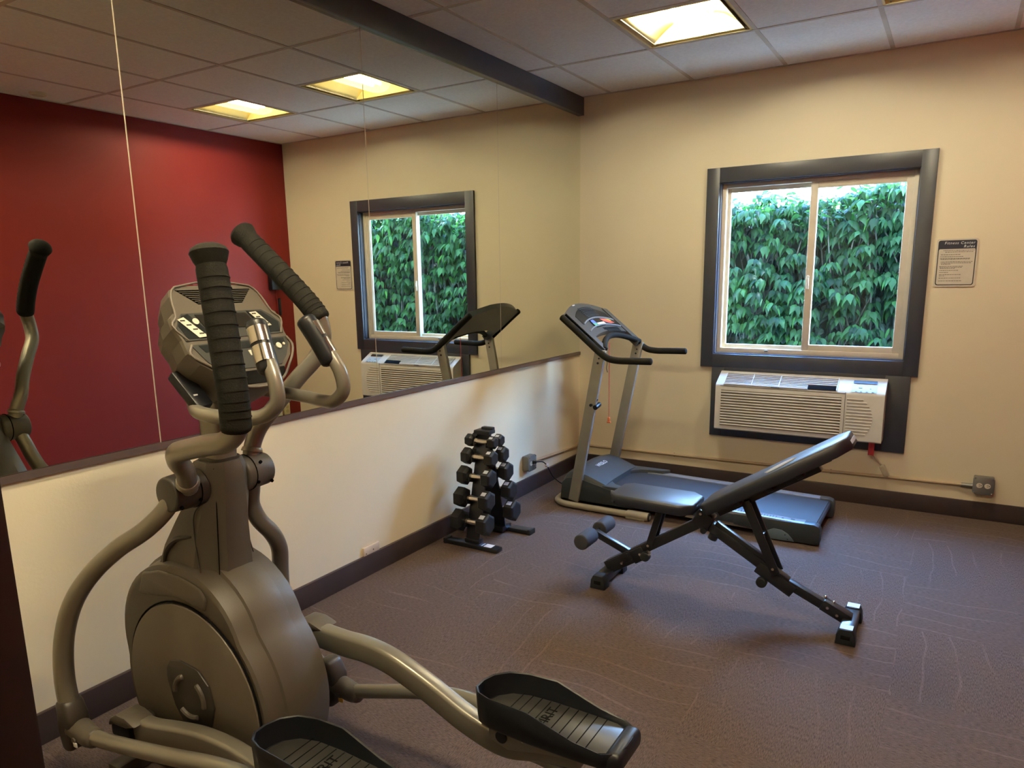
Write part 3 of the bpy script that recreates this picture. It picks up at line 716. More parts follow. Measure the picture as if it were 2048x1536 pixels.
swatch([(.055, .085), (.120, .092), (.215, .140), (.150, .142), (.075, .115)], red_b, 'red_print'); swatch([(.125, .092), (.17, .100), (.200, .118), (.175, .118)], yellow_b, 'yellow_print')
swatch([(-.045, .084), (.045, .082), (.050, .112), (-.040, .114)], lcd_m, 'screen'); swatch([(-.048, .120), (.065, .117), (.075, .140), (-.045, .146)], white_d, 'button_strip')
swatch([(-.13, -.068), (-.09, -.072), (-.09, -.064), (-.13, -.060)], white_d, 'logo_mark')
mb = MB(); mb.tube([con(v, .185 - .045 * (1 - (v / .26) ** 2), .012) for v in [-.25 + .5 * k / 12 for k in range(13)]], .0055, smooth=0, n=8); mb.obj('console_ridge', tm_rail, cons)
mb = MB(); conplate(mb, [(-.02, .165), (.20, .175), (.20, .205), (-.02, .185)], .008, .0095)
for k in range(6): mb.tube([con(v, .172 + k * .007 - .02 * (v / .2) ** 2 * -1, .011) for v in (0, .05, .1, .15, .19)], .0018, smooth=0, n=6, rnd=False)
mb.obj('speaker_grille', darko, cons)
mb = MB(); mb.tube([con(v, .345 - .100 * (1 - (v / .30) ** 2), .006) for v in [-.300 + .6 * k / 14 for k in range(15)]], .019, smooth=0, n=14); mb.obj('crossbar', foam, tm)
mb = MB(); mb.cyl((.572, -.345, .715), (.572, -.275, .715), .010, n=12); mb.cyl((.600, -.338, .700), (.600, -.270, .712), .0165, n=16, bev=.003); mb.box((.590, -.315, .735), (.025, .018, .05), .004, Matrix.Rotation(.4, 4, 'Y')); mb.obj('latch_knob', blackp, tm)
mb = MB(); mb.tube([(.60, -.115, 1.10), (.600, -.115, .90), (.601, -.115, .60)], .0022, n=6); sc_ = mb.obj('safety_cord', red_tag, tm, 35, label='thin dark red safety cord')
mb = MB(); mb.box((.601, -.115, .585), (.018, .012, .028), .004); mb.box((.601, -.115, .566), (.028, .012, .012), .004); mb.obj('clip', orange_m, sc_)
mb = MB(); mb.tube([(.655, -.30, 1.03), (.665, -.30, .99), (.66, -.298, .955), (.668, -.30, .93)], .0022, n=6); mb.obj('loose_wire', blackp, tm)
# its black power cord with white clip, plugged into the box on the mirror wall
mb = MB(); mb.tube([(.062, -.190, .238), (.085, -.17, .240), (.10, -.13, .232), (.11, -.09, .20), (.125, -.02, .10), (.17, .05, .03), (.24, .07, .012), (.34, .05, .03)], .0042, n=8); cd_ = mb.obj('power_cord', blackp, tm)
mb = MB(); mb.cyl((.052, -.190, .236), (.080, -.184, .240), .013, .009, n=14, bev=.002); mb.obj('plug', blackp, cd_)
mb = MB(); mb.box((.112, -.088, .200), (.022, .026, .020), .004, Matrix.Rotation(.5, 4, 'X')); mb.obj('cord_tie', white_p, cd_)

# ------------------------------------------------------------------ weight bench (along x, centre y -1.98)
be = thing('weight_bench', 'black adjustable weight bench with raised back pad and foam leg rollers', 'weight bench', (0, -1.98, 0))
def pad(mb, a, b_, w0, w1, th, taper=0.0, cc=.035):
    """padded board from a to b (centre of the underside), top face bulging"""
    a = Vector(a); b_ = Vector(b_); d = (b_ - a).normalized(); L = (b_ - a).length; nn = Vector((-d.z, 0, d.x))
    if nn.z < 0: nn = -nn
    ol = [(0 + cc, w0), (L - cc * 1.6, w1), (L, w1 - cc * 1.4), (L, -w1 + cc * 1.4), (L - cc * 1.6, -w1), (cc, -w0), (0, -w0 + cc), (0, w0 - cc)]
    R = []
    for h, inset in ((0, .005), (.005, 0), (th - .009, 0), (th - .003, .003), (th, .009)):
        cx = L / 2
        R.append([a + d * (cx + (x - cx) * (1 - inset / cx)) + Vector((0, y * (1 - inset / abs(w0)), 0)) + nn * h for x, y in ol])
    mb.rings(R)
mb = MB(); pad(mb, (1.165, 0, .447), (1.575, 0, .440), .122, .132, .050); seat = mb.obj('seat', vinylpad, be, 50)
mb = MB(); mb.box((1.37, 0, .438), (.34, .20, .010), .002, Matrix.Rotation(math.radians(1), 4, 'Y')); mb.cyl((1.20, -.127, .460), (1.20, -.123, .460), .005, n=10); mb.obj('seat_board', blackp, seat)
mb = MB(); pad(mb, (1.635, 0, .452), (2.222, 0, .828), .132, .128, .056); back = mb.obj('backrest', vinylpad, be, 50)
bd = (Vector((2.222, 0, .828)) - Vector((1.635, 0, .452))).normalized(); bnn = Vector((-bd.z, 0, bd.x))
p0 = Vector((1.635, 0, .452))
text('MANUEL', .050, p0 + bd * .36 + bnn * .0595 + Vector((0, -.105, 0)), bd, (0, 1, 0), sticker, 'pad_logo', back, 'LEFT', .25, .0003) if False else None
mb = MB()   # swoosh-like pale mark on the pad
for k in range(3):
    pts = [p0 + bd * (.34 + .13 * t - .01 * k) + bnn * .0590 + Vector((0, -.085 + .055 * t ** 1.5 + .022 * k, 0)) for t in [i / 8 for i in range(9)]]
    mb.tube(pts, lambda t: .0012 + .0035 * math.sin(math.pi * t), smooth=0, n=6, rnd=False)
mb.obj('pad_logo', sticker, back, 35, label='pale curved logo mark')
mb = MB(); mb.box(p0 + bd * .701 + bnn * .026, (.0015, .12, .016), 0, Matrix.Rotation(-math.atan2(bd.z, bd.x), 4, 'Y')); mb.obj('side_label', sticker, back)
mb = MB()
a0 = p0 - bnn * .020 + bd * .03; mb.bar(a0, a0 + bd * .50, .050, .040, .004)
mb.bar(p0 - bnn * .004 + bd * .05, p0 - bnn * .004 + bd * .60, .16, .010, .002)
for q in (.14, .30, .44): mb.bar(p0 - bnn * .012 + bd * q, p0 - bnn * .012 + bd * (q + .03), .18, .02, .002)
mb.obj('backrest_frame', blackm, be)
mb = MB(); mb.bar((1.115, 0, .075), (1.60, 0, .395), .048, .048, .004); mb.bar((1.145, 0, .080), (1.30, 0, .182), .060, .062, .004); mb.bar((1.26, 0, .150), (1.32, 0, .190), .064, .066, .003); mb.obj('front_post', blackm, be)
mb = MB(); mb.bar((1.60, 0, .398), (1.99, 0, .168), .046, .046, .004); mb.bar((1.66, 0, .392), (1.90, 0, .250), .030, .030, .003); mb.bar((1.86, 0, .226), (2.02, 0, .135), .058, .058, .004); rp_ = mb.obj('rear_post', blackm, be)
mb = MB(); mb.bar((1.96, 0, .180), (2.255, 0, .050), .038, .040, .003); mb.bar((2.14, 0, .105), (2.255, 0, .052), .052, .050, .004); mb.obj('extension_tube', blackm, be)
mb = MB(); mb.box((1.605, 0, .405), (.085, .075, .085), .012, Matrix.Rotation(.5, 4, 'Y')); mb.cyl((1.60, -.055, .445), (1.60, .055, .445), .018, n=16); mb.cyl((1.615, -.05, .360), (1.615, .05, .360), .014, n=12)
mb.cyl((1.66, -.02, .345), (1.65, -.02, .320), .022, n=18); mb.obj('hinge_bracket', blackm, be)
for sy in (-1, 1):
    mb = MB(); mb.bar((1.400, sy * .030, .430), (1.345, sy * .030, .225), .010, .034, .003, up=(1, 0, 0)); mb.obj('seat_strut', blackm, be)
    mb = MB(); mb.bar((1.795, sy * .034, .530), (1.945, sy * .034, .205), .010, .040, .003, up=(1, 0, 0)); mb.obj('back_strut', blackm, be)
mb = MB(); mb.box((1.87, 0, .37), (.020, .060, .03), .003); mb.obj('strut_crosspiece', blackm, be)
for (x, z, nm) in ((1.330, .178, 'k'), (1.885, .163, 'k')):
    mb = MB(); mb.cyl((x + .012, -.015, z + .03), (x, -.03, z), .008, n=10); mb.cyl((x, -.048, z - .004), (x, -.018, z - .004), .024, n=22, bev=.005); mb.obj('adjustment_knob', rubber, be)
for nm, x, w_ in (('front_foot', 1.125, .072), ('rear_foot', 2.255, .072)):
    mb = MB(); mb.box((x, 0, .040), (w_ - .012, .215, .050), .008); ft = mb.obj(nm, blackm, be)
    for sy in (-1, 1):
        mb = MB(); mb.prism([(x - w_ / 2 - .004, 0), (x + w_ / 2 + .004, 0), (x + w_ / 2, .045), (x + w_ / 2 - .012, .070), (x - w_ / 2 + .012, .070), (x - w_ / 2, .045)], 'y', sy * .090, sy * .150, .004)
        ec = mb.obj('rubber_end_cap', rubber, ft)
        mb = MB(); mb.box((x, sy * .1505, .035), (.036, .002, .018), .0008); mb.obj('cap_slot', darkhole, ec)
        if nm == 'rear_foot': mb = MB(); mb.box((x, sy * .120, .0705), (.050, .045, .001)); mb.obj('cap_sticker', sticker, ec, 0, label='shiny pale sticker')
mb = MB(); mb.box((1.150, 0, .125), (.020, .022, .0015), 0, Matrix.Rotation(-.58, 4, 'Y')); mb.obj('white_label', white_d, be, 0); mb = MB(); mb.box((2.232, 0, .083), (.016, .022, .0015), 0, Matrix.Rotation(.42, 4, 'Y')); mb.obj('white_label', white_d, be, 0)
for c in [(1.205, -.032, .112), (1.300, -.032, .178), (1.345, -.042, .235), (1.352, -.042, .190), (1.352, -.042, .205), (1.602, -.058, .445), (1.600, -.045, .358), (1.785, -.045, .535), (1.932, -.045, .235), (2.165, -.030, .098), (2.205, -.030, .072)]:
    mb = MB(); mb.cyl((c[0], c[1] + .012, c[2]), (c[0], c[1] - .003, c[2]), .0065, n=10); mb.obj('bolt', chrome, be)
for c in [(2.150, .010, .130), (2.185, .010, .113), (1.20, .012, .150), (1.235, -.012, .170)]: mb = MB(); mb.ball(c, .007); mb.obj('bolt', chrome, be)
mb = MB(); mb.bar((1.255, 0, .158), (1.045, 0, .240), .034, .034, .003); rol = mb.obj('leg_roller_arm', blackm, be)
mb = MB()
for sy in (-1, 1): mb.prism([(1.20, .105), (1.255, .135), (1.270, .165), (1.255, .185), (1.225, .180), (1.19, .150)], 'y', sy * .026, sy * .031, .001)
mb.cyl((1.235, -.045, .165), (1.235, .045, .165), .007, n=10); mb.obj('roller_bracket', blackm, rol)
mb = MB(); mb.cyl((1.045, -.17, .240), (1.045, .17, .240), .010, n=12); mb.obj('roller_axle', blackm, rol)
for sy in (-1, 1):
    mb = MB(); mb.cyl((1.045, sy * .045, .240), (1.045, sy * .175, .240), .040, n=28, bev=.008); mb.obj('foam_roller', foam_dim, be)

# ------------------------------------------------------------------ dumbbell rack and ten dumbbells
rx = .255
rk_ = thing('dumbbell_rack', 'black A-frame dumbbell rack against the mirror wall', 'dumbbell rack', (rx, -1.80, 0))
tiers = [(.607, .035, .038, .052), (.518, .062, .051, .058), (.409, .095, .058, .064), (.284, .125, .062, .068), (.152, .150, .067, .074)]   # z, |y|, head radius, head length
for sy in (-1, 1):
    mb = MB(); mb.bar((0, sy * .006, .590), (0, sy * .150, .030), .090, .012, .003, up=(0, -sy, .2)); leg = mb.obj('leg_plate', blackm, rk_)
    for z, yy, r_, L_ in tiers:
        mb = MB()
        for sx in (-1, 1): mb.prism([(sy * (yy + .020), z - .004), (sy * (yy + .020), z - .030), (sy * (yy - .030), z - .045), (sy * (yy - .030), z + .012), (sy * (yy - .019), z + .004), (sy * (yy - .014), z - .0185), (sy * (yy + .014), z - .0185)], 'x', sx * .040 - .004, sx * .040 + .004, .001)
        mb.obj('saddle', blackm, leg)
    mb = MB(); mb.box((.008, sy * (.150 if sy < 0 else .205), .014), (.355, .062, .026), .006); ft = mb.obj('foot', blackm, rk_)
    mb = MB(); mb.box((-.178 if sy < 0 else .19, sy * (.150 if sy < 0 else .205), .016), (.022, .066, .034), .005); mb.obj('end_cap', rubber, ft)
    if sy < 0:
        mb = MB(); mb.box((.115, -.150, .0275), (.050, .045, .001)); mb.obj('white_label', white_d, ft, 0)
        mb = MB(); mb.box((.075, -.150, .0275), (.008, .040, .001)); mb.obj('label_line', sticker, ft, 0)
mb = MB(); mb.box((0, 0, .610), (.085, .022, .100), .003); mb.box((0, 0, .658), (.105, .075, .024), .006); mb.box((.012, .02, .674), (.075, .035, .020), .005); mb.obj('top_cap', blackp, rk_)
mb = MB(); mb.box((0, .16, .030), (.09, .10, .035), .004); mb.box((0, -.135, .03), (.10, .05, .04), .004); mb.obj('foot_bracket', blackm, rk_)

def dumbbell(r, L, label, loc):
    t = thing('dumbbell', label, 'dumbbell', loc, 'hex dumbbells on the rack')
    mb = MB()
    prof = [(-.058, .010), (-.045, .0135), (-.022, .0155), (0, .0165), (.022, .0155), (.045, .0135), (.058, .010)]
    mb.rings([[(x, q * math.cos(2 * math.pi * k / 16), q * math.sin(2 * math.pi * k / 16)) for k in range(16)] for x, q in prof])
    for x in [-.04 + .008 * k for k in range(11)]: mb.cyl((x - .001, 0, 0), (x + .001, 0, 0), .0172 - abs(x) * .06, n=16)
    mb.obj('handle', chrome, t, 35, label='knurled chrome handle')
    for sx in (-1, 1):
        mb = MB(); hs = []
        for q, k in ((.050, .62), (.050 + .004, .80), (.050 + .012, .98), (.050 + L * .5, 1.0), (.050 + L - .010, .98), (.050 + L - .003, .84), (.050 + L, .70)):
            hs.append([(sx * q, r * k * math.cos(math.pi / 6 + math.pi / 3 * j), r * k * math.sin(math.pi / 6 + math.pi / 3 * j)) for j in range(6)])
        mb.rings(hs); hd = mb.obj('head', hexm, t, 20)
        if sx > 0:
            mb = MB(); a_ = math.radians(60) if loc[1] < -1.8 else math.radians(60)
            c = r * .868
            mb.box((.050 + L * .5, -c * math.sin(math.radians(30)), c * math.cos(math.radians(30))), (L * .42, r * .42, .0012), 0, Matrix.Rotation(math.radians(30), 4, 'X')); mb.obj('sticker', sticker, hd, 0, label='pale rectangular sticker')
    return t
names = ['top', 'second', 'middle', 'fourth', 'lowest']
for k, (z, yy, r_, L_) in enumerate(tiers):
    dumbbell(r_, L_, 'black hex dumbbell on the %s tier of the rack, on the side facing the elliptical' % names[k], (rx, -1.80 - yy, z))
    dumbbell(r_, L_, 'black hex dumbbell on the %s tier of the rack, on the side facing the treadmill' % names[k], (rx, -1.80 + yy, z))

# ------------------------------------------------------------------ elliptical trainer (nose towards the mirror, centre y -3.94)
el = thing('elliptical_trainer', 'large taupe elliptical trainer with swing arms, console and black foot pedals', 'elliptical trainer', (.73, -3.94, 0))
cx, cz, R0 = -.056, .31, .335
def body_r(a):      # outline radius of the flywheel shroud; shoulders rise to carry the pillar
    d = ((a - 106 + 180) % 360) - 180
    return R0 + .088 * max(0, 1 - (abs(d) / 62) ** 2.2) if abs(d) < 62 else R0
def body_ring(v, k, n=72):
    res = []
    for i in range(n):
        a = 360 * i / n; r = body_r(a) * k
        res.append((cx + r * math.cos(math.radians(a)), v, max(cz + r * math.sin(math.radians(a)), .045)))
    return res
mb = MB(); mb.rings([body_ring(-.118, .93), body_ring(-.120, .955), body_ring(-.114, .985), body_ring(-.090, 1.0), body_ring(-.062, 1.012), body_ring(-.058, 1.035), body_ring(-.03, 1.05), body_ring(0, 1.055), body_ring(.03, 1.05), body_ring(.058, 1.035), body_ring(.062, 1.012), body_ring(.090, 1.0), body_ring(.114, .985), body_ring(.120, .955), body_ring(.118, .93)])
shroud = mb.obj('flywheel_shroud', shell_m, el, 40)
for sg in (-1, 1):
    mb = MB()
    c2 = [(x, max(z, .05)) for x, z in circle((cx, cz - .002), .300, 72)]
    mb.prism(c2, 'y', sg * .117, sg * .127, .003); dc = mb.obj('side_disc', shell_l, el)
    mb = MB(); mb.tube([(x, sg * .1205, z) for x, z in [(cx + .304 * math.cos(math.radians(a)), cz + .304 * math.sin(math.radians(a))) for a in range(-45, 226, 6)]], .0028, smooth=0, n=6); mb.obj('groove', darkhole, dc)
    mb = MB(); bx, bz = cx + .006, cz + .018
    sh = [(-.052, .072), (-.02, .082), (.030, .076), (.058, .045), (.068, -.010), (.052, -.070), (.020, -.098), (-.022, -.092), (-.050, -.045), (-.066, .020), (-.064, .050)]
    mb.prism([(bx + x * 1.6, bz + z * 1.25) for x, z in sh], 'y', sg * .126, sg * .134, .002); bg_ = mb.obj('logo_badge', shell_d, dc)
    for a0 in (20, 145, 265):
        mb = MB(); mb.tube([(bx + .068 * math.cos(math.radians(a)), sg * .1345, bz - .006 + .064 * math.sin(math.radians(a))) for a in range(a0 - 32, a0 + 33, 8)], .009, smooth=0, n=8); mb.obj('badge_arc', shell_m, bg_)
    mb = MB(); mb.prism([(cx + .25 + x, cz - .02 + z) for x, z in ((0, 0), (.028, .002), (.024, .018), (-.002, .016))], 'y', sg * .112, sg * .1125); mb.obj('warning_label', shell_d, shroud)
    # raised cheek around the pillar foot
    mb = MB(); mb.prism([(-.275, .60), (-.245, .675), (-.16, .700), (-.06, .700), (.035, .682), (.060, .650), (.045, .610), (-.01, .620), (-.09, .628), (-.17, .612)], 'y', sg * .085, sg * .1245, .010, 3); mb.obj('shroud_shoulder', shell_m, shroud)
# pillar
def oct_ring(x0, x1, w, z, c=.3, tip=.0):
    return [(x0, -w * .5, z), (x0, w * .5, z), (x0 + (x1 - x0) * c * .5, w, z), (x1 - (x1 - x0) * c, w, z), (x1, w * .45, z + tip), (x1 + .004, 0, z + tip), (x1, -w * .45, z + tip), (x1 - (x1 - x0) * c, -w, z), (x0 + (x1 - x0) * c * .5, -w, z)]
mb = MB(); mb.rings([oct_ring(-.260, .062, .098, .630), oct_ring(-.235, .062, .098, .695), oct_ring(-.195, .064, .092, .770), oct_ring(-.130, .066, .086, .850), oct_ring(-.075, .070, .080, .915), oct_ring(-.055, .074, .074, .965), oct_ring(-.050, .074, .070, 1.010), oct_ring(-.040, .066, .060, 1.035)])
pil = mb.obj('pillar_cover', shell_m, el, 30)
for sg in (-1, 1):
    mb = MB(); mb.tube([(-.03, sg * .087, .815), (-.10, sg * .092, .795), (-.145, sg * .095, .755), (-.165, sg * .0975, .700)], lambda t: .004 + .006 * math.sin(math.pi * t), n=8); mb.tube([(.030, sg * .0795, .93), (-.008, sg * .087, .885), (-.008, sg * .090, .78), (.012, sg * .095, .690)], .0022, n=6); mb.obj('panel_groove', shell_d, pil)
mb = MB(); mb.tube([(.050, -.050, 1.02), (.052, -.052, .95), (.047, -.062, .70)], .0016, n=6); mb.obj('cover_seam', darkhole, pil)
mb = MB(); mb.sweep([(.010, 0, 1.00), (.016, 0, 1.10), (.020, 0, 1.20), (.035, 0, 1.30)], .078, .085, bev=.022); mb.obj('mast', grey_gun, el)
mb = MB(); mb.sweep([(.012, 0, 1.028), (.0125, 0, 1.044)], .092, .098, bev=.026, smooth=3); mb.obj('mast_collar', shell_d, el)
# pivot housings
for sg in (-1, 1):
    mb = MB(); mb.cyl((.0, sg * .066, .968), (.0, sg * .170, .966), .056, .050, n=32, bev=.008); hs_ = mb.obj('pivot_housing', shell_d if sg < 0 else shell_m, el)
    mb = MB(); mb.cyl((.0, sg * .094, .968), (.0, sg * .0965, .968), .0565, n=32); mb.cyl((.045, sg * .115, 1.000), (.050, sg * .115, 1.004), .005, n=10); mb.cyl((.040, sg * .155, .935), (.047, sg * .155, .932), .005, n=10); mb.cyl((.045, sg * .100, .945), (.053, sg * .100, .943), .005, n=10); mb.obj('seam_and_screws', darkhole, hs_)
# moving arms; coordinates fitted to the two phases of the swing
def arm(upper, lower, grip, joint, sg):
    mb = MB(); mb.tube(upper, .0255, smooth=7, n=18); a_ = mb.obj('swing_arm', grey_gun, el)
    mb = MB(); mb.tube(lower, lambda t: .0255 + .004 * t, smooth=7, n=18); mb.obj('swing_arm_lower', grey_gun, a_)
    mb = MB(); L_ = len(grip)
    mb.tube(grip, lambda t: .0335 + (.0085 * max(0, (t - .93) / .07)) - (.002 if .91 < t < .93 else 0), smooth=10, n=20)
    g_ = mb.obj('foam_grip', foam, a_)
    mb = MB(); P = crom(grip, 8)
    for i in range(3, len(P) - 4):
        d = (P[i + 1] - P[i - 1]).normalized()
        if i % 2: mb.cyl(P[i] - d * .0012 + Vector((.0015, 0, 0)), P[i] + d * .0012 + Vector((.0015, 0, 0)), .0342, n=20)
    mb.obj('grip_wrinkle', foam, g_)
    j = Vector(upper[0]); mb = MB(); d = (Vector(upper[1]) - j).normalized(); mb.cyl(j + d * .030, j + d * .044, .033, .029, n=22, bev=.003); mb.obj('arm_collar', grey_gun, a_)
    return a_
arm([(.045, -.130, .985), (.075, -.152, 1.018), (.118, -.185, 1.058), (.158, -.228, 1.095), (.200, -.255, 1.128), (.270, -.266, 1.148), (.350, -.274, 1.168), (.425, -.282, 1.185), (.468, -.287, 1.215), (.475, -.287, 1.25)],
    [(-.010, -.140, .955), (-.030, -.160, .915), (-.094, -.185, .855), (-.193, -.215, .790), (-.295, -.245, .702), (-.375, -.268, .600), (-.428, -.280, .480), (-.450, -.285, .350), (-.444, -.285, .245)],
    [(.472, -.287, 1.222), (.468, -.284, 1.290), (.445, -.276, 1.40), (.418, -.266, 1.51), (.396, -.258, 1.600)], None, -1)
arm([(-.010, .125, .995), (-.012, .140, 1.045), (-.005, .165, 1.095), (.035, .200, 1.160), (.085, .255, 1.245), (.125, .300, 1.310), (.146, .308, 1.365), (.146, .297, 1.430)],
    [(-.012, .130, .950), (-.035, .140, .900), (-.055, .150, .845), (-.058, .175, .785), (-.055, .220, .725), (-.075, .262, .655), (-.100, .280, .560), (-.105, .285, .470), (-.070, .285, .370), (.020, .285, .270), (.110, .285, .215)],
    [(.146, .298, 1.425), (.110, .290, 1.470), (.040, .277, 1.540), (-.045, .267, 1.615), (-.124, .260, 1.682)], None, 1)
# knuckles at the bottom of the arms, link rods, pedal beams
def lower_link(j, sg, link, cap, beam, tail):
    x, z = j; v = sg * .285
    mb = MB(); mb.prism([(x - .030, z + .100), (x + .020, z + .104), (x + .050, z + .050), (x + .045, z - .035), (x + .015, z - .070), (x - .018, z - .066), (x - .034, z - .010)], 'y', v - .034, v + .034, .016, 3); k_ = mb.obj('arm_knuckle', shell_d, el)
    mb = MB(); mb.tube([(x + .020, v, z + .012), (x + .060, v, z + .008), (x + .095, v, z + .002), (x + .120, v, z + .004)], lambda t: .036 - .006 * t, n=18); mb.cyl((x + .065, v - .037, z - .004), (x + .065, v - .030, z - .004), .010, n=14); mb.obj('rod_end', shell_m, k_)
    mb = MB(); mb.box((x + .075, v - .036, z - .014), (.018, .004, .014), .001); mb.obj('small_label', yellow_b if sg > 0 else white_d, k_)
    mb = MB(); mb.tube(link, .0225, n=16); mb.obj('link_rod', grey_gun, el)
    mb = MB(); mb.sweep(beam, .050, .072, smooth=7, bev=.012); bm_ = mb.obj('pedal_beam', grey_gun, el)
    cx_, cz_ = cap; v2 = sg * .20
    mb = MB(); mb.prism([(cx_ - .060, cz_ - .010), (cx_ - .045, cz_ + .022), (cx_ - .010, cz_ + .044), (cx_ + .035, cz_ + .046), (cx_ + .088, cz_ + .030), (cx_ + .060, cz_ + .020), (cx_ + .040, cz_ + .012), (cx_ - .03, cz_ + .005)], 'y', v2 - .036, v2 + .036, .006); mb.obj('crank_cap', shell_m, bm_)
    mb = MB(); mb.prism([(cx_ - .052, cz_ - .035), (cx_ - .052, cz_ + .010), (cx_ + .045, cz_ + .015), (cx_ + .045, cz_ - .045), (cx_ - .02, cz_ - .050)], 'y', v2 - .030, v2 + .030, .005); mb.obj('crank_bearing', blackp, bm_)
    mb = MB(); mb.cyl((cx_, sg * .118, cz_ - .015), (cx_, sg * .18, cz_ - .015), .020, n=18); mb.obj('crank_pin', shell_d, el)
    mb = MB(); mb.tube(tail, .020, n=14); mb.cyl(Vector(tail[-1]) + Vector((0, -.022, 0)), Vector(tail[-1]) + Vector((0, .022, 0)), .042, n=28, bev=.006); mb.obj('roller_leg', grey_gun, bm_)
lower_link((-.440, .178), -1, [(-.325, -.285, .184), (-.247, -.285, .196), (.043, -.285, .256), (.264, -.283, .305), (.400, -.262, .306), (.52, -.235, .315)], (-.275, .200),
           [(-.23, -.19, .196), (-.150, -.19, .206), (-.04, -.19, .232), (.087, -.19, .257), (.19, -.19, .262), (.281, -.19, .254), (.40, -.19, .236), (.50, -.19, .245), (.68, -.19, .290)],
           [(.62, -.20, .235), (.74, -.20, .200), (.86, -.20, .150), (.93, -.20, .115)])
lower_link((.105, .190), 1, [(.20, .285, .196), (.30, .285, .226), (.512, .283, .290), (.66, .275, .322), (.80, .25, .335)], (.118, .437),
           [(.150, .19, .437), (.276, .19, .434), (.37, .19, .437), (.456, .19, .427), (.53, .19, .405), (.603, .19, .378), (.74, .19, .322), (.855, .19, .298), (.97, .19, .325), (1.08, .19, .345)],
           [(.88, .19, .290), (.98, .19, .290), (1.06, .19, .265), (1.17, .19, .195), (1.26, .19, .115)])
def pedal(ox, oz, sg, pitch):
    m = Matrix.Translation((ox, sg * .205, oz)) @ Matrix.Rotation(math.radians(pitch), 4, 'Y')
    hl, hw = .195, .085
    ol = [(-.188, -.045), (-.170, -.068), (-.135, -.080), (-.02, -.086), (.10, -.084), (.170, -.080), (.200, -.060), (.210, -.020), (.210, .020), (.200, .060), (.170, .080), (.10, .084), (-.02, .086), (-.10, .080), (-.150, .062), (-.180, .028), (-.190, -.010)]
    ol = [(x * 1.06, y) for x, y in ol]
    n = len(ol)
    def wallh(x): return .062 if x < -.02 else (.062 - (x + .02) * .30 if x < .14 else .014)
    rings_ = []
    sc = lambda k: [(x * k if True else x, y * k) for x, y in ol]
    lay = [(0.93, lambda x: -.030), (0.985, lambda x: -.022), (1.02, lambda x: wallh(x) - .004), (1.0, lambda x: wallh(x)), (.955, lambda x: wallh(x) - .002), (.915, lambda x: .004), (.90, lambda x: 0.0)]
    mb = MB(); rr = []
    for k, hf in lay: rr.append([(x * (k if abs(x) > .1 else 1) if False else x * (1 - (1 - k) * .5), y * k, hf(x)) for x, y in ol])
    mb.rings(rr); mb.box((.206, 0, -.010), (.046, .148, .052), .018, seg=4); bmesh.ops.transform(mb.bm, matrix=m, verts=mb.bm.verts)
    p_ = mb.obj('foot_pedal', blackp, el, 40)
    mb = MB(); mb.prism([(x * .90, y * .86) for x, y in ol], 'z', -.002, .0045, .001); bmesh.ops.transform(mb.bm, matrix=m, verts=mb.bm.verts); tr_ = mb.obj('tread', mat('tread_grey', (.030, .029, .026), .36), p_)
    mb = MB()
    for x in [-.115 + .0275 * k for k in range(10)]:
        if abs(x - .0) < .001: continue
        hw_ = .070; mb.box((x, 0, .0046), (.0026, hw_ * 2, .0012), 0, Matrix.Rotation(.0, 4, 'Z'))
    bmesh.ops.transform(mb.bm, matrix=m, verts=mb.bm.verts); mb.obj('tread_groove', darkhole, tr_, 0)
    tx = text('SPIRIT', .040, m @ Vector((.004, -.060, .0056)), m.to_3x3() @ Vector((0, 1, 0)), m.to_3x3() @ Vector((-1, 0, 0)), darkhole, 'tread_lettering', tr_, 'LEFT', 0, .0004)
    mb = MB(); mb.prism([(-.15, -.020), (.160, -.020), (.158, -.036), (.01, -.056), (-.09, -.082), (-.15, -.066)], 'y', -sg * .065, sg * .030, .003); bmesh.ops.transform(mb.bm, matrix=m, verts=mb.bm.verts); pb = mb.obj('pedal_bracket', grey_gun, el)
    mb = MB(); mb.cyl((-.109, -.069, -.048), (-.109, -.060, -.048), .017, n=24); bmesh.ops.transform(mb.bm, matrix=m, verts=mb.bm.verts); mb.obj('bracket_plug', rubber, pb)
    mb = MB(); mb.cyl((-.043, -.068, -.036), (-.043, -.060, -.036), .009, n=20, bev=.002); mb.cyl((-.043, -.071, -.036), (-.043, -.067, -.036), .004, n=8); bmesh.ops.transform(mb.bm, matrix=m, verts=mb.bm.verts); mb.obj('bracket_bolt', chrome, pb)
pedal(.985, .398, 1, 0)
pedal(.585, .362, -1, 1)
# frame under the shroud
mb = MB(); mb.bar((-.34, 0, .045), (1.42, 0, .045), .08, .05, .006); mb.bar((-.33, -.24, .03), (-.33, .24, .03), .06, .05, .008); mb.bar((1.40, -.28, .03), (1.40, .28, .03), .06, .05, .008)
for sg in (-1, 1): mb.bar((.62, sg * .20, .055), (1.42, sg * .20, .065), .055, .025, .003)
mb.obj('base_frame', shell_d, el)
mb = MB(); mb.box((-.05, 0, .035), (.42, .20, .06), .01); mb.obj('belly_pan', blackp, el)
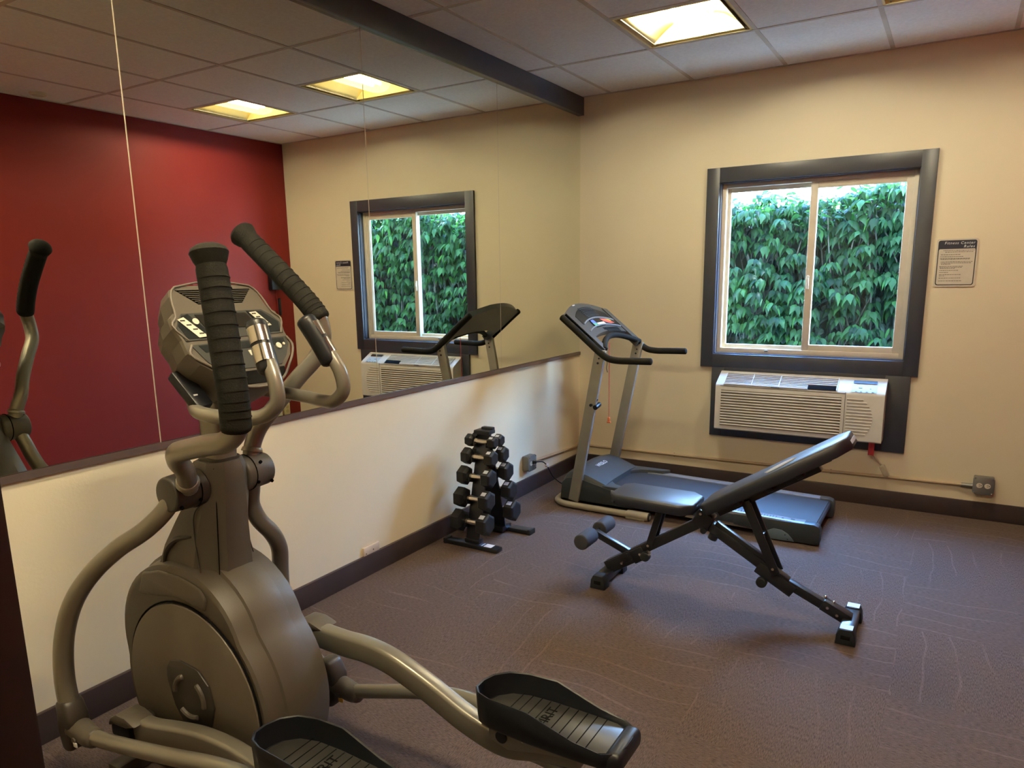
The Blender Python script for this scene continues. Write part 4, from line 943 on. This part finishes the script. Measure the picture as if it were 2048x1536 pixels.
# fixed handlebar with pulse grips
for sg in (-1, 1):
    hb = [(.020, sg * .030, 1.235), (.040, sg * .075, 1.232), (.100, sg * .125, 1.222), (.160, sg * .158, 1.211), (.220, sg * .162, 1.206), (.300, sg * .142, 1.204), (.365, sg * .122, 1.212), (.408, sg * .114, 1.248), (.402, sg * .110, 1.300), (.376, sg * .103, 1.345)]
    mb = MB(); mb.tube(hb, .0185, smooth=7, n=16); f_ = mb.obj('fixed_handlebar', grey_gun, el)
    gp = [(.376, sg * .104, 1.325), (.350, sg * .095, 1.375), (.318, sg * .082, 1.432)]
    mb = MB(); mb.tube(gp, .0265, smooth=4, n=18); g2 = mb.obj('pulse_grip', blackp, f_)
    mb = MB(); a_, b__, c_ = [Vector(p) for p in gp]; off = Vector((.0015, sg * .0035, .001))
    mb.cyl(a_.lerp(c_, .14) + off, a_.lerp(c_, .49) + off, .0262, n=20); mb.cyl(a_.lerp(c_, .56) + off, a_.lerp(c_, .90) + off, .0262, n=20); mb.obj('pulse_sensor', chrome, g2)
# console
eT = Vector((.050, 0, 1.530)); eB = Vector((.240, 0, 1.230)); ed = (eB - eT).normalized(); en = Vector((-ed.z, 0, ed.x))
if en.z < 0: en = -en
def E3(v, s_, h=0): return eT + ed * s_ + Vector((0, v, 0)) + en * h
half = [(0.0, 0), (.100, .0), (.128, .008), (.140, .030), (.150, .078), (.172, .095), (.176, .125), (.168, .160), (.170, .200), (.150, .235), (.112, .268), (.085, .302), (.050, .322), (0, .326)]
full = half + [(-v, s_) for v, s_ in half[-2:0:-1]]
mb = MB(); mb.rings([[E3(v * .55, .05 + s_ * .72, -.150) for v, s_ in full], [E3(v * .86, .015 + s_ * .93, -.120) for v, s_ in full], [E3(v * .98, s_, -.060) for v, s_ in full], [E3(v, s_, -.010) for v, s_ in full], [E3(v * .985, .002 + s_ * .99, 0) for v, s_ in full]])
econ = mb.obj('console', shell_m, el, 14)
def ep(poly, m, nm, h0=0.0, h1=.002, par=None, sharp=0):
    mb = MB(); b2 = bmesh.new(); vs = [b2.verts.new(E3(v, s_, h0)) for v, s_ in poly]; f = b2.faces.new(vs)
    ex = bmesh.ops.extrude_face_region(b2, geom=[f]); bmesh.ops.translate(b2, vec=en * (h1 - h0), verts=[q for q in ex['geom'] if isinstance(q, bmesh.types.BMVert)])
    bmesh.ops.recalc_face_normals(b2, faces=b2.faces); mb.merge(b2); return mb.obj(nm, m, par or econ, sharp)
fan = ep([(-.120, .014), (.120, .014), (.070, .060), (-.070, .060)], darkhole, 'fan_grille', .0, .001)
mb = MB()
for i in range(8):
    s_ = .016 + i * .0058; w_ = .118 - i * .0068; mb.tube([E3(-w_, s_, .0025), E3(w_, s_, .0025)], .0011, smooth=0, n=6)
mb.obj('grille_slats', shell_m, fan)
face = ep([(-.150, .100), (-.135, .086), (.120, .086), (.145, .104), (.164, .130), (.158, .166), (-.158, .166), (-.166, .126)], greyo, 'display_bezel', 0, .002)
ep([(-.118, .088), (-.140, .094), (-.160, .120), (-.150, .160), (-.075, .162), (-.090, .130)], darko, 'left_overlay', .002, .003, face); ep([(.066, .088), (.118, .092), (.158, .130), (.150, .160), (.095, .160)], darko, 'right_overlay', .002, .003, face)
ep([(-.100, .092), (.060, .094), (.082, .138), (-.084, .137)], lcd_m, 'screen', .003, .0042, face)
for sg in (-1, 1):
    st = ep([(-.156, .104), (-.136, .098), (-.090, .158), (-.118, .160)] if sg < 0 else [(.072, .095), (.096, .093), (.128, .140), (.104, .142)], pal_l, 'button_strip', .0042, .0052, face)
    for k in range(4):
        mb = MB(); p_ = E3(-.143 + .0125 * k if sg < 0 else .086 + .0095 * k, .108 + .0135 * k if sg < 0 else .1 + .011 * k, .0054); mb.box(p_, (.004, .014, .0006), 0, Matrix.Rotation(math.atan2(-ed.z, ed.x), 4, 'Y')); mb.obj('strip_print', greyo, st, 0)
mb = MB(); mb.cyl(E3(-.106, .112, .002), E3(-.106, .112, .0058), .009, n=20); mb.obj('round_button', pal_l, face)
text('Q Fitness', .011, E3(-.034, .0945, .0032), (0, 1, 0), -ed, pal_l, 'maker_lettering', face, 'LEFT', 0, .0002) if False else None
mb = MB(); mb.cyl(E3(-.040, .092, .002), E3(-.040, .092, .0032), .0042, n=14)
for k in range(4): mb.box(E3(-.030 + .007 * k, .0935, .003), (.004, .004, .0006), 0, Matrix.Rotation(math.atan2(-ed.z, ed.x), 4, 'Y'))
mb.obj('maker_mark', pal_l, face, 0)
low = ep([(-.150, .178), (.160, .178), (.155, .205), (.130, .238), (.100, .262), (-.095, .262), (-.125, .232)], greyo, 'lower_panel', 0, .002)
ep([(-.130, .182), (.148, .182), (.146, .202), (-.118, .204)], darko, 'dark_band', .002, .003, low)
ep([(.010, .210), (.075, .210), (.075, .226), (.012, .226)], pal_l, 'stop_strip', .002, .0035, low)
for (v, s_, r_, m_) in ((.040, .245, .011, mat('green_white_button', (.55, .62, .38), .5)), (.118, .206, .009, pal_l), (.138, .202, .004, pal_l)):
    mb = MB(); mb.cyl(E3(v, s_, .002), E3(v, s_, .0055), r_, n=20); mb.obj('round_button', m_, low)
tray = ep([(-.088, .270), (.105, .270), (.098, .295), (.040, .312), (-.045, .308)], darkhole, 'tray_recess', 0, .001)
mb = MB(); mb.tube([E3(v, s_, .004) for v, s_ in ((-.150, .180), (-.165, .205), (-.130, .240), (-.100, .268), (-.080, .300), (-.04, .318), (.04, .320), (.085, .302), (.122, .268), (.150, .238), (.168, .205), (.160, .180))], .0035, smooth=3, n=8); mb.obj('bezel_edge', shell_l, econ)
mb = MB(); mb.tube([E3(v, s_, .002) for v, s_ in ((-.150, .165), (-.175, .118), (-.155, .094), (-.143, .040), (-.118, .006), (.118, .006), (.143, .040), (.155, .094), (.175, .118), (.150, .165))], .0028, smooth=3, n=8); mb.obj('upper_edge', shell_l, econ)
# dark storage pocket hung under the console on the near side
mb = MB(); mb.bar((.075, -.150, 1.305), (.155, -.135, 1.215), .050, .030, .006, up=(1, 0, 1)); pk = mb.obj('storage_pocket', blackp, el)
mb = MB(); mb.box((.140, -.148, 1.252), (.008, .012, .004), .001); mb.obj('pocket_print', white_d, pk, 0)

# ------------------------------------------------------------------ outside: gravel strip and the hedge that fills the window
mb = MB(); mb.span((-3, .15, -.12), (7, 6, -.02)); o = struct(mb, 'ground', outside_m)
import numpy as np
rng = np.random.default_rng(5)
def hedge_top(x): return 2.15 + .13 * min(1, max(0, (x - 1.25) / .5)) + .055 * math.sin(x * 2.3 + .6) + .04 * math.sin(x * 7.1)
leaf2 = np.array([(0, 0, 0), (-.27, .20, -.05), (-.35, .46, -.13), (-.17, .82, -.24), (0, 1.28, -.45), (.17, .82, -.24), (.35, .46, -.13), (.27, .20, -.05), (0, .30, .05), (0, .74, -.08)])
lf = [(0, 8, 1), (1, 8, 9, 2), (2, 9, 3), (3, 9, 4), (0, 7, 8), (7, 6, 9, 8), (6, 5, 9), (5, 4, 9)]
V = []; F = []
def add_leaf(p, yaw, droop, roll, size):
    cyw, sy_ = math.cos(yaw), math.sin(yaw); cd2, sd2 = math.cos(droop), math.sin(droop); cr, sr = math.cos(roll), math.sin(roll)
    Rr = np.array([[cr, 0, sr], [0, 1, 0], [-sr, 0, cr]]); Rd = np.array([[1, 0, 0], [0, cd2, sd2], [0, -sd2, cd2]]); Ry = np.array([[cyw, -sy_, 0], [sy_, cyw, 0], [0, 0, 1]])
    pts = (leaf2 * size) @ (Ry @ Rd @ Rr).T + np.array(p); n0 = len(V); V.extend(map(tuple, pts)); F.extend([tuple(n0 + i for i in f) for f in lf])
for layer in range(3):
    for k in range((1050, 700, 520)[layer]):       # sprays of leaves fanning out and drooping, in loose tiers
        x = rng.uniform(-.6, 4.9); zt = hedge_top(x); q0 = rng.uniform(0, 1) ** 1.25
        z = zt - q0 * 1.75; z = z + .022 * math.sin(z * 27 + 3.1 * math.sin(x * 2.3) + x * 1.7)
        y = 1.72 - layer * .075 + .09 * math.sin(x * 1.9 + z * 2.3) + rng.uniform(-.04, .04)
        if layer and rng.uniform() < .35 * (1 if math.sin(x * 3.1 + 1.3) * math.sin(z * 5.3 + x) > -.1 else -1) + .25: continue
        nq = int(rng.integers(4, 8)); a0 = rng.uniform(-.4, .4)
        for q in range(nq):
            t = (q / (nq - 1) - .5) * 2.3 + a0
            add_leaf((x + math.sin(t) * .045, y - math.cos(t) * .02 + rng.uniform(-.02, .02), z + rng.uniform(-.012, .012)), math.pi + t + rng.uniform(-.25, .25), .55 + .35 * abs(t) + rng.uniform(-.3, .35), rng.uniform(-.45, .45), rng.uniform(.060, .098))
for k in range(4200):          # crown: upright young leaves along the top, lit by the sky
    x = rng.uniform(-.6, 4.9); zt = hedge_top(x); y = rng.uniform(1.58, 2.35)
    add_leaf((x, y, zt + rng.uniform(-.22, .035) + (.10 * rng.uniform() if rng.uniform() < .12 else 0)), rng.uniform(0, 6.28), rng.uniform(-.5, .7), rng.uniform(-.6, .6), rng.uniform(.04, .085))
me = bpy.data.meshes.new('hedge'); me.from_pydata(V, [], F); me.materials.append(leaf_m); me.shade_smooth()
hedge = bpy.data.objects.new('hedge', me); COL.objects.link(hedge)
hedge['kind'] = 'stuff'; hedge['label'] = 'dense green hedge of pointed leaves filling the view through the window'; hedge['category'] = 'hedge'
mb = MB()
for k in range(150):
    x = rng.uniform(-.6, 4.9); y = rng.uniform(1.72, 2.0); mb.tube([(x, y, -.05), (x + rng.uniform(-.1, .1), y + .03, .7), (x + rng.uniform(-.2, .2), y, 1.4), (x + rng.uniform(-.3, .3), y - .04, hedge_top(x) - .03)], .007, smooth=2, n=5, rnd=False)
mb.obj('hedge_stems', twig, hedge)
mb = MB(); nx_ = 60; b2 = bmesh.new()   # dark sheet put in for the shade in the hedge's gaps
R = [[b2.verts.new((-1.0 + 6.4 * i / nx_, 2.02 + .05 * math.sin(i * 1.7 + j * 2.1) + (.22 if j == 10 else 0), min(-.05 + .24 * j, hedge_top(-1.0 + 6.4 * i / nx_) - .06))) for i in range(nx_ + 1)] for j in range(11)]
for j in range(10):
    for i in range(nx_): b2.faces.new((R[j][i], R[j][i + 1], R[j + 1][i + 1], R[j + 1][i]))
mb.merge(b2); mb.obj('hedge_gap_shade', mat('gap_shade_green', (.006, .014, .008), .9, var=.5, vscale=9), hedge)
V.clear(); F.clear()
for k in range(3800):          # inner foliage, depth shade put into its darker leaf colour
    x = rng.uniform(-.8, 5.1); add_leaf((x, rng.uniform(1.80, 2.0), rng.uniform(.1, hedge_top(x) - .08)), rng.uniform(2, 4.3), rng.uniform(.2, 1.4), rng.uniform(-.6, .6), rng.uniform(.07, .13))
me = bpy.data.meshes.new('hedge_inner_foliage'); me.from_pydata(V, [], F); me.materials.append(mat('inner_leaf_shaded', (.007, .020, .012), .7, var=.4, vscale=8))
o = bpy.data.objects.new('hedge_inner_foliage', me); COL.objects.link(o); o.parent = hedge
